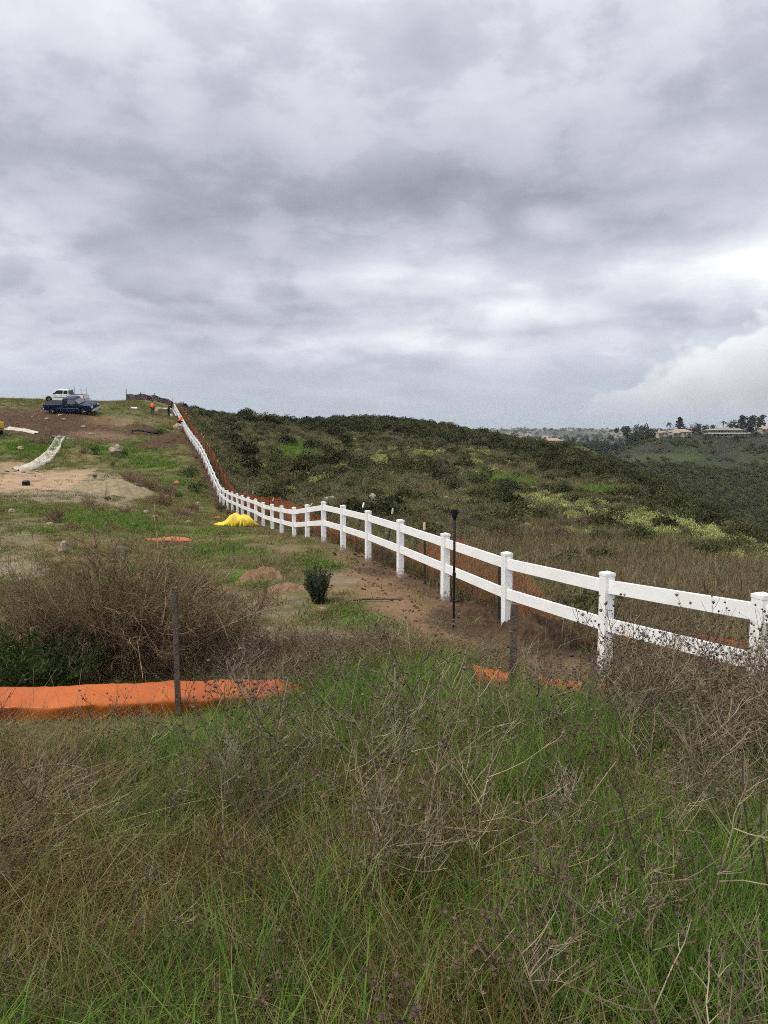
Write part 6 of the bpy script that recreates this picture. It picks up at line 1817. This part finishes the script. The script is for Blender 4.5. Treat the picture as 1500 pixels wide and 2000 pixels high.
# ------------------------------------------------------------------ trees
def tree_meshes(seed, kind, mats):
    """crown and trunk of a tree of unit height"""
    rg = np.random.default_rng(seed)
    n = 900
    if kind == 'round': lob = [(rg.normal(0, .16), rg.normal(0, .16), rg.uniform(.42, .8), rg.uniform(.12, .22)) for _ in range(11)]
    elif kind == 'tall': lob = [(rg.normal(0, .05), rg.normal(0, .05), z, .12 * (1.1 - abs(z - .55) * 1.3)) for z in np.linspace(.18, .93, 10)]
    elif kind == 'cone': lob = [(rg.normal(0, .09) * (1.1 - z), rg.normal(0, .09) * (1.1 - z), z, .30 * (1.08 - z)) for z in np.linspace(.22, .92, 11)]
    elif kind == 'airy': lob = [(rg.normal(0, .2), rg.normal(0, .2), rg.uniform(.4, .92), rg.uniform(.07, .14)) for _ in range(13)]
    else: lob = []
    gb = GB()
    if kind == 'palm':
        nf, K = 26, 6
        a = rg.uniform(0, 6.28, nf); e = rg.uniform(-0.3, 1.2, nf); k = np.linspace(0, 1, K)
        Pn = np.zeros((nf, K, 3)); L = .30
        Pn[..., 0] = np.cos(a)[:, None] * np.cos(e)[:, None] * L * k; Pn[..., 1] = np.sin(a)[:, None] * np.cos(e)[:, None] * L * k
        Pn[..., 2] = .86 + np.sin(e)[:, None] * L * k - .22 * k[None] ** 2
        sd = np.stack([-np.sin(a), np.cos(a), 0 * a], 1)[:, None].repeat(K, 1)
        gb.add(*ribbons(Pn, sd, np.full((nf, 1), .055) * np.array([.4, 1, 1, .9, .6, .1])[None]))
    elif kind == 'bare':
        return None, dry_bush_mesh(seed, .3, 1.0, 9, 90, 500, [VM['bark'], VM['bark']], 1.1, .014)
    else:
        lob = np.array(lob)
        li = rg.integers(0, len(lob), n); d = rg.normal(size=(n, 3)); d /= np.linalg.norm(d, axis=1, keepdims=True)
        C = lob[li, :3] + d * (lob[li, 3] * (1 - .4 * rg.random(n)))[:, None]
        V, F = leafquads(C, .06 * rg.uniform(.6, 1.5, n), rg, up=.2, aspect=.7, outward=d * .6)
        gb.add(V, F)
    crown = gb.mesh('crown', mats)
    tb = MB().tube([(0, 0, -.03), (rg.normal(0, .01), 0, .25), (rg.normal(0, .015), rg.normal(0, .015), .6), (0, 0, .86)], [.028, .02, .014, .004] if kind != 'palm' else [.018, .014, .013, .014], 7)
    if kind in ('round', 'airy'):
        for q in lob[::2]: tb.tube([(0, 0, q[2] * .55), (q[0] * .6, q[1] * .6, q[2] * .85), tuple(q[:3])], [.011, .007, .002], 5)
    return crown, tb.mesh('trunk', [VM['bark']])


TM = {(k, i): tree_meshes(700 + 10 * j + i, k, [VM['tree_grey'] if k == 'airy' else VM['tree_dark']]) for j, k in enumerate(('round', 'tall', 'cone', 'airy', 'palm', 'bare')) for i in range(2)}


def tree(u, vb, vt, d, kind, label, f=HF, wide=1.0, i=0):
    q = G(u, d, f); b = P(u, vb, d); h = (vb - vt) * d / FPX
    t = tag(bpy.data.objects.new({'palm': 'palm_tree', 'bare': 'bare_tree'}.get(kind, 'tree'), None), label, 'tree', 'trees around the far houses'); COL.objects.link(t)
    t.location = (q[0], q[1], min(q[2], b[2]) - 0.2); h += b[2] - min(q[2], b[2])
    t.scale = (h * wide, h * wide, h); t.rotation_euler = (0, 0, u * 0.7)
    cr, tk = TM[(kind, i)]
    link('trunk', tk, t)
    if cr is not None: link('crown', cr, t)


tl = [(1327, 852, 814, 580, 'cone', 'broad dark conifer standing above the tile-roofed house', 1.25, 0), (1306, 850, 823, 570, 'palm', 'small palm beside the broad conifer', 1, 0), (1352, 850, 822, 600, 'bare', 'leafless tree between the two far houses', 1, 0),
      (1221, 880, 830, 640, 'airy', 'airy grey tree at the canyon side of the far hill', .95, 0), (1248, 876, 830, 640, 'airy', 'second airy grey tree beside the dark round one', .9, 1), (1272, 874, 836, 600, 'round', 'dark round tree next to the small hidden house', 1.1, 0), (1287, 858, 838, 590, 'round', 'low dark tree in front of the small hidden house', 1.1, 1), (1232, 880, 848, 600, 'round', 'low dark tree under the airy grey trees', 1.3, 0),
      (1364, 851, 826, 590, 'round', 'dark round tree against the end of the long house', 1.0, 0), (1378, 850, 828, 590, 'round', 'dark tree behind the near end of the long house', .9, 1), (1413, 845, 820, 600, 'palm', 'palm rising behind the roof of the long house', 1.2, 1), (1391, 846, 828, 600, 'round', 'low dark tree behind the long house roof', 1, 0),
      (1433, 846, 818, 610, 'round', 'dark broad tree right of the palm behind the long house', 1.0, 1), (1447, 846, 812, 610, 'tall', 'dark tall tree behind the long house', 1.5, 0), (1463, 846, 812, 610, 'tall', 'dark tall tree above the end of the long house', 1.6, 1), (1475, 850, 814, 615, 'airy', 'thin airy tree between two tall ones', .7, 0), (1484, 850, 811, 615, 'tall', 'tallest slender tree right of the long house', 1.35, 0),
      (1340, 852, 834, 600, 'round', 'low dark tree right of the broad conifer', 1.2, 1), (1310, 858, 848, 548, 'round', 'bushy tree in front of the tile-roofed house', 1.6, 0), (1345, 858, 847, 548, 'round', 'bushy tree at the corner of the tile-roofed house', 1.6, 1), (1378, 860, 849, 540, 'round', 'bushy tree below the terrace of the long house', 1.8, 0), (1440, 861, 850, 540, 'round', 'bushy tree under the far end of the long terrace', 1.8, 1), (1474, 865, 842, 560, 'round', 'dark bushy tree below the end of the long house', 1.3, 0), (1494, 872, 848, 560, 'round', 'dark bushy tree at the picture edge below the houses', 1.3, 1), (1488, 890, 868, 540, 'round', 'lower dark bushy tree at the picture edge', 1.3, 0)]
for (u, vb, vt, d, k, lab, wd, i) in tl: tree(u, vb, vt, d, k, lab, HF, wd, i)

# far woods, canyon scrub and distant town
rg = np.random.default_rng(108)
n = 1500
y = rg.uniform(620, 1900, n); u = rg.uniform(940, 1760, n); x = (u - 750) / FPX * y
z = np.where(y < 760, np.maximum(HF(x, np.minimum(y, 758)), HD(x, y)), HD(x, y))
nn = fbm(x * 0.006, y * 0.004, 71, 4)
s = (rg.random(n) < np.where(y < 1000, 0.95, np.clip((0.56 - nn) * 7, 0.12, 1))) & ~((u > 1290) & (y < 700))
hgt = rg.uniform(7, 15, n) * np.where((y < 1000), 1.15, 0.9)
scatter('distant_woods', [TM[('round', 0)][0], TM[('round', 1)][0], TM[('tall', 0)][0], TM[('cone', 0)][0]], np.stack([x, y, z - hgt * 0.2], 1)[s], rand_rot(rg, s.sum(), 0.03), np.stack([hgt * 1.25, hgt * 1.25, hgt], 1)[s], rg.integers(0, 4, s.sum()), 'dark woods in the valley beyond the ridge', 'woods')
n = 900
y = rg.uniform(1900, 6500, n); u = rg.uniform(900, 1760, n); x = (u - 750) / FPX * y; z = HD(x, y); hgt = rg.uniform(8, 18, n)
scatter('distant_trees', [TM[('round', 0)][0], TM[('round', 1)][0]], np.stack([x, y, z - hgt * .25], 1), rand_rot(rg, n, 0.03), np.stack([hgt * 1.5, hgt * 1.5, hgt], 1), rg.integers(0, 2, n), 'hazy trees on the farthest hills', 'woods')
n = 16000
y = rg.uniform(300, 600, n); u = rg.uniform(1030, 1760, n); x = (u - 750) / FPX * y; z = HF(x, y); uu, vv = proj(x, y, z)
nn = fbm(x * 0.03, y * 0.03, 121, 3); n3 = fbm(x * 0.016, y * 0.010, 21, 4)
pr = np.clip(0.30 + (nn - 0.45) * 2.4 + np.clip((vv - 905) / 90, -0.10, 0.5) + (0.5 - n3) * 0.8, 0.02, 1) * np.where(ell(uu, vv, 1290, 895, 90, 12) + ell(uu, vv, 1140, 885, 40, 14) > 0.3, 0.12, 1)
s = (rg.random(n) < pr) & ~((vv < 862) & (uu > 1285) & (y < 575))
sz = rg.uniform(0.8, 2.4, n)
idx = np.where(rg.random(n) < 0.6, rg.integers(0, 2, n), 2)
scatter('canyon_scrub', [SHP['dark'][0], SHP['dark'][1], SHP['olive'][0]], np.stack([x, y, z - .1], 1)[s], rand_rot(rg, s.sum(), .02), np.stack([sz * 1.2, sz * 1.2, sz], 1)[s], idx[s], 'dark scrub covering the far canyon slope', 'scrub')
hrg = np.random.default_rng(9)
hw = MB().box((0, 0, 1.5), (14, 10, 4)).mesh('wall', [HM['white']]); hr_ = hip_roof(MB(), -7.6, 7.6, -5.6, 5.6, 3.5, 2.2, 4).mesh('roof', [HM['tile']])
for i in range(16):
    y = hrg.uniform(1500, 3600); u = hrg.uniform(1010, 1330); x = (u - 750) / FPX * y
    z = float(HD(np.array([x]), np.array([y]))[0])
    t = tag(bpy.data.objects.new('distant_house', None), 'tiny pale house on the hazy distant hills', 'house', 'houses on the distant hills'); COL.objects.link(t)
    t.location = (x, y, z + 1); t.rotation_euler = (0, 0, hrg.uniform(-0.6, 0.6)); t.scale = (hrg.uniform(0.9, 1.6), 1, hrg.uniform(0.9, 1.5))
    link('wall', hw, t); link('roof', hr_, t)

# ------------------------------------------------------------------ haze in the air
hm = bpy.data.materials.new('air')
hm.use_nodes = True
t = NT(hm.node_tree)
pv = t.n('ShaderNodeVolumePrincipled')
pv.inputs['Color'].default_value = (0.86, 0.91, 0.97, 1); pv.inputs['Density'].default_value = 0.00009; pv.inputs['Anisotropy'].default_value = 0.2
ou = t.n('ShaderNodeOutputMaterial'); t.put(ou.inputs['Volume'], pv.outputs[0])
hzb = link('haze', MB().box((0, 4900, -15), (24000, 10400, 170)).mesh('haze', [hm]))
tag(hzb, 'thin blue haze in the air over the canyon', 'haze', kind='stuff')
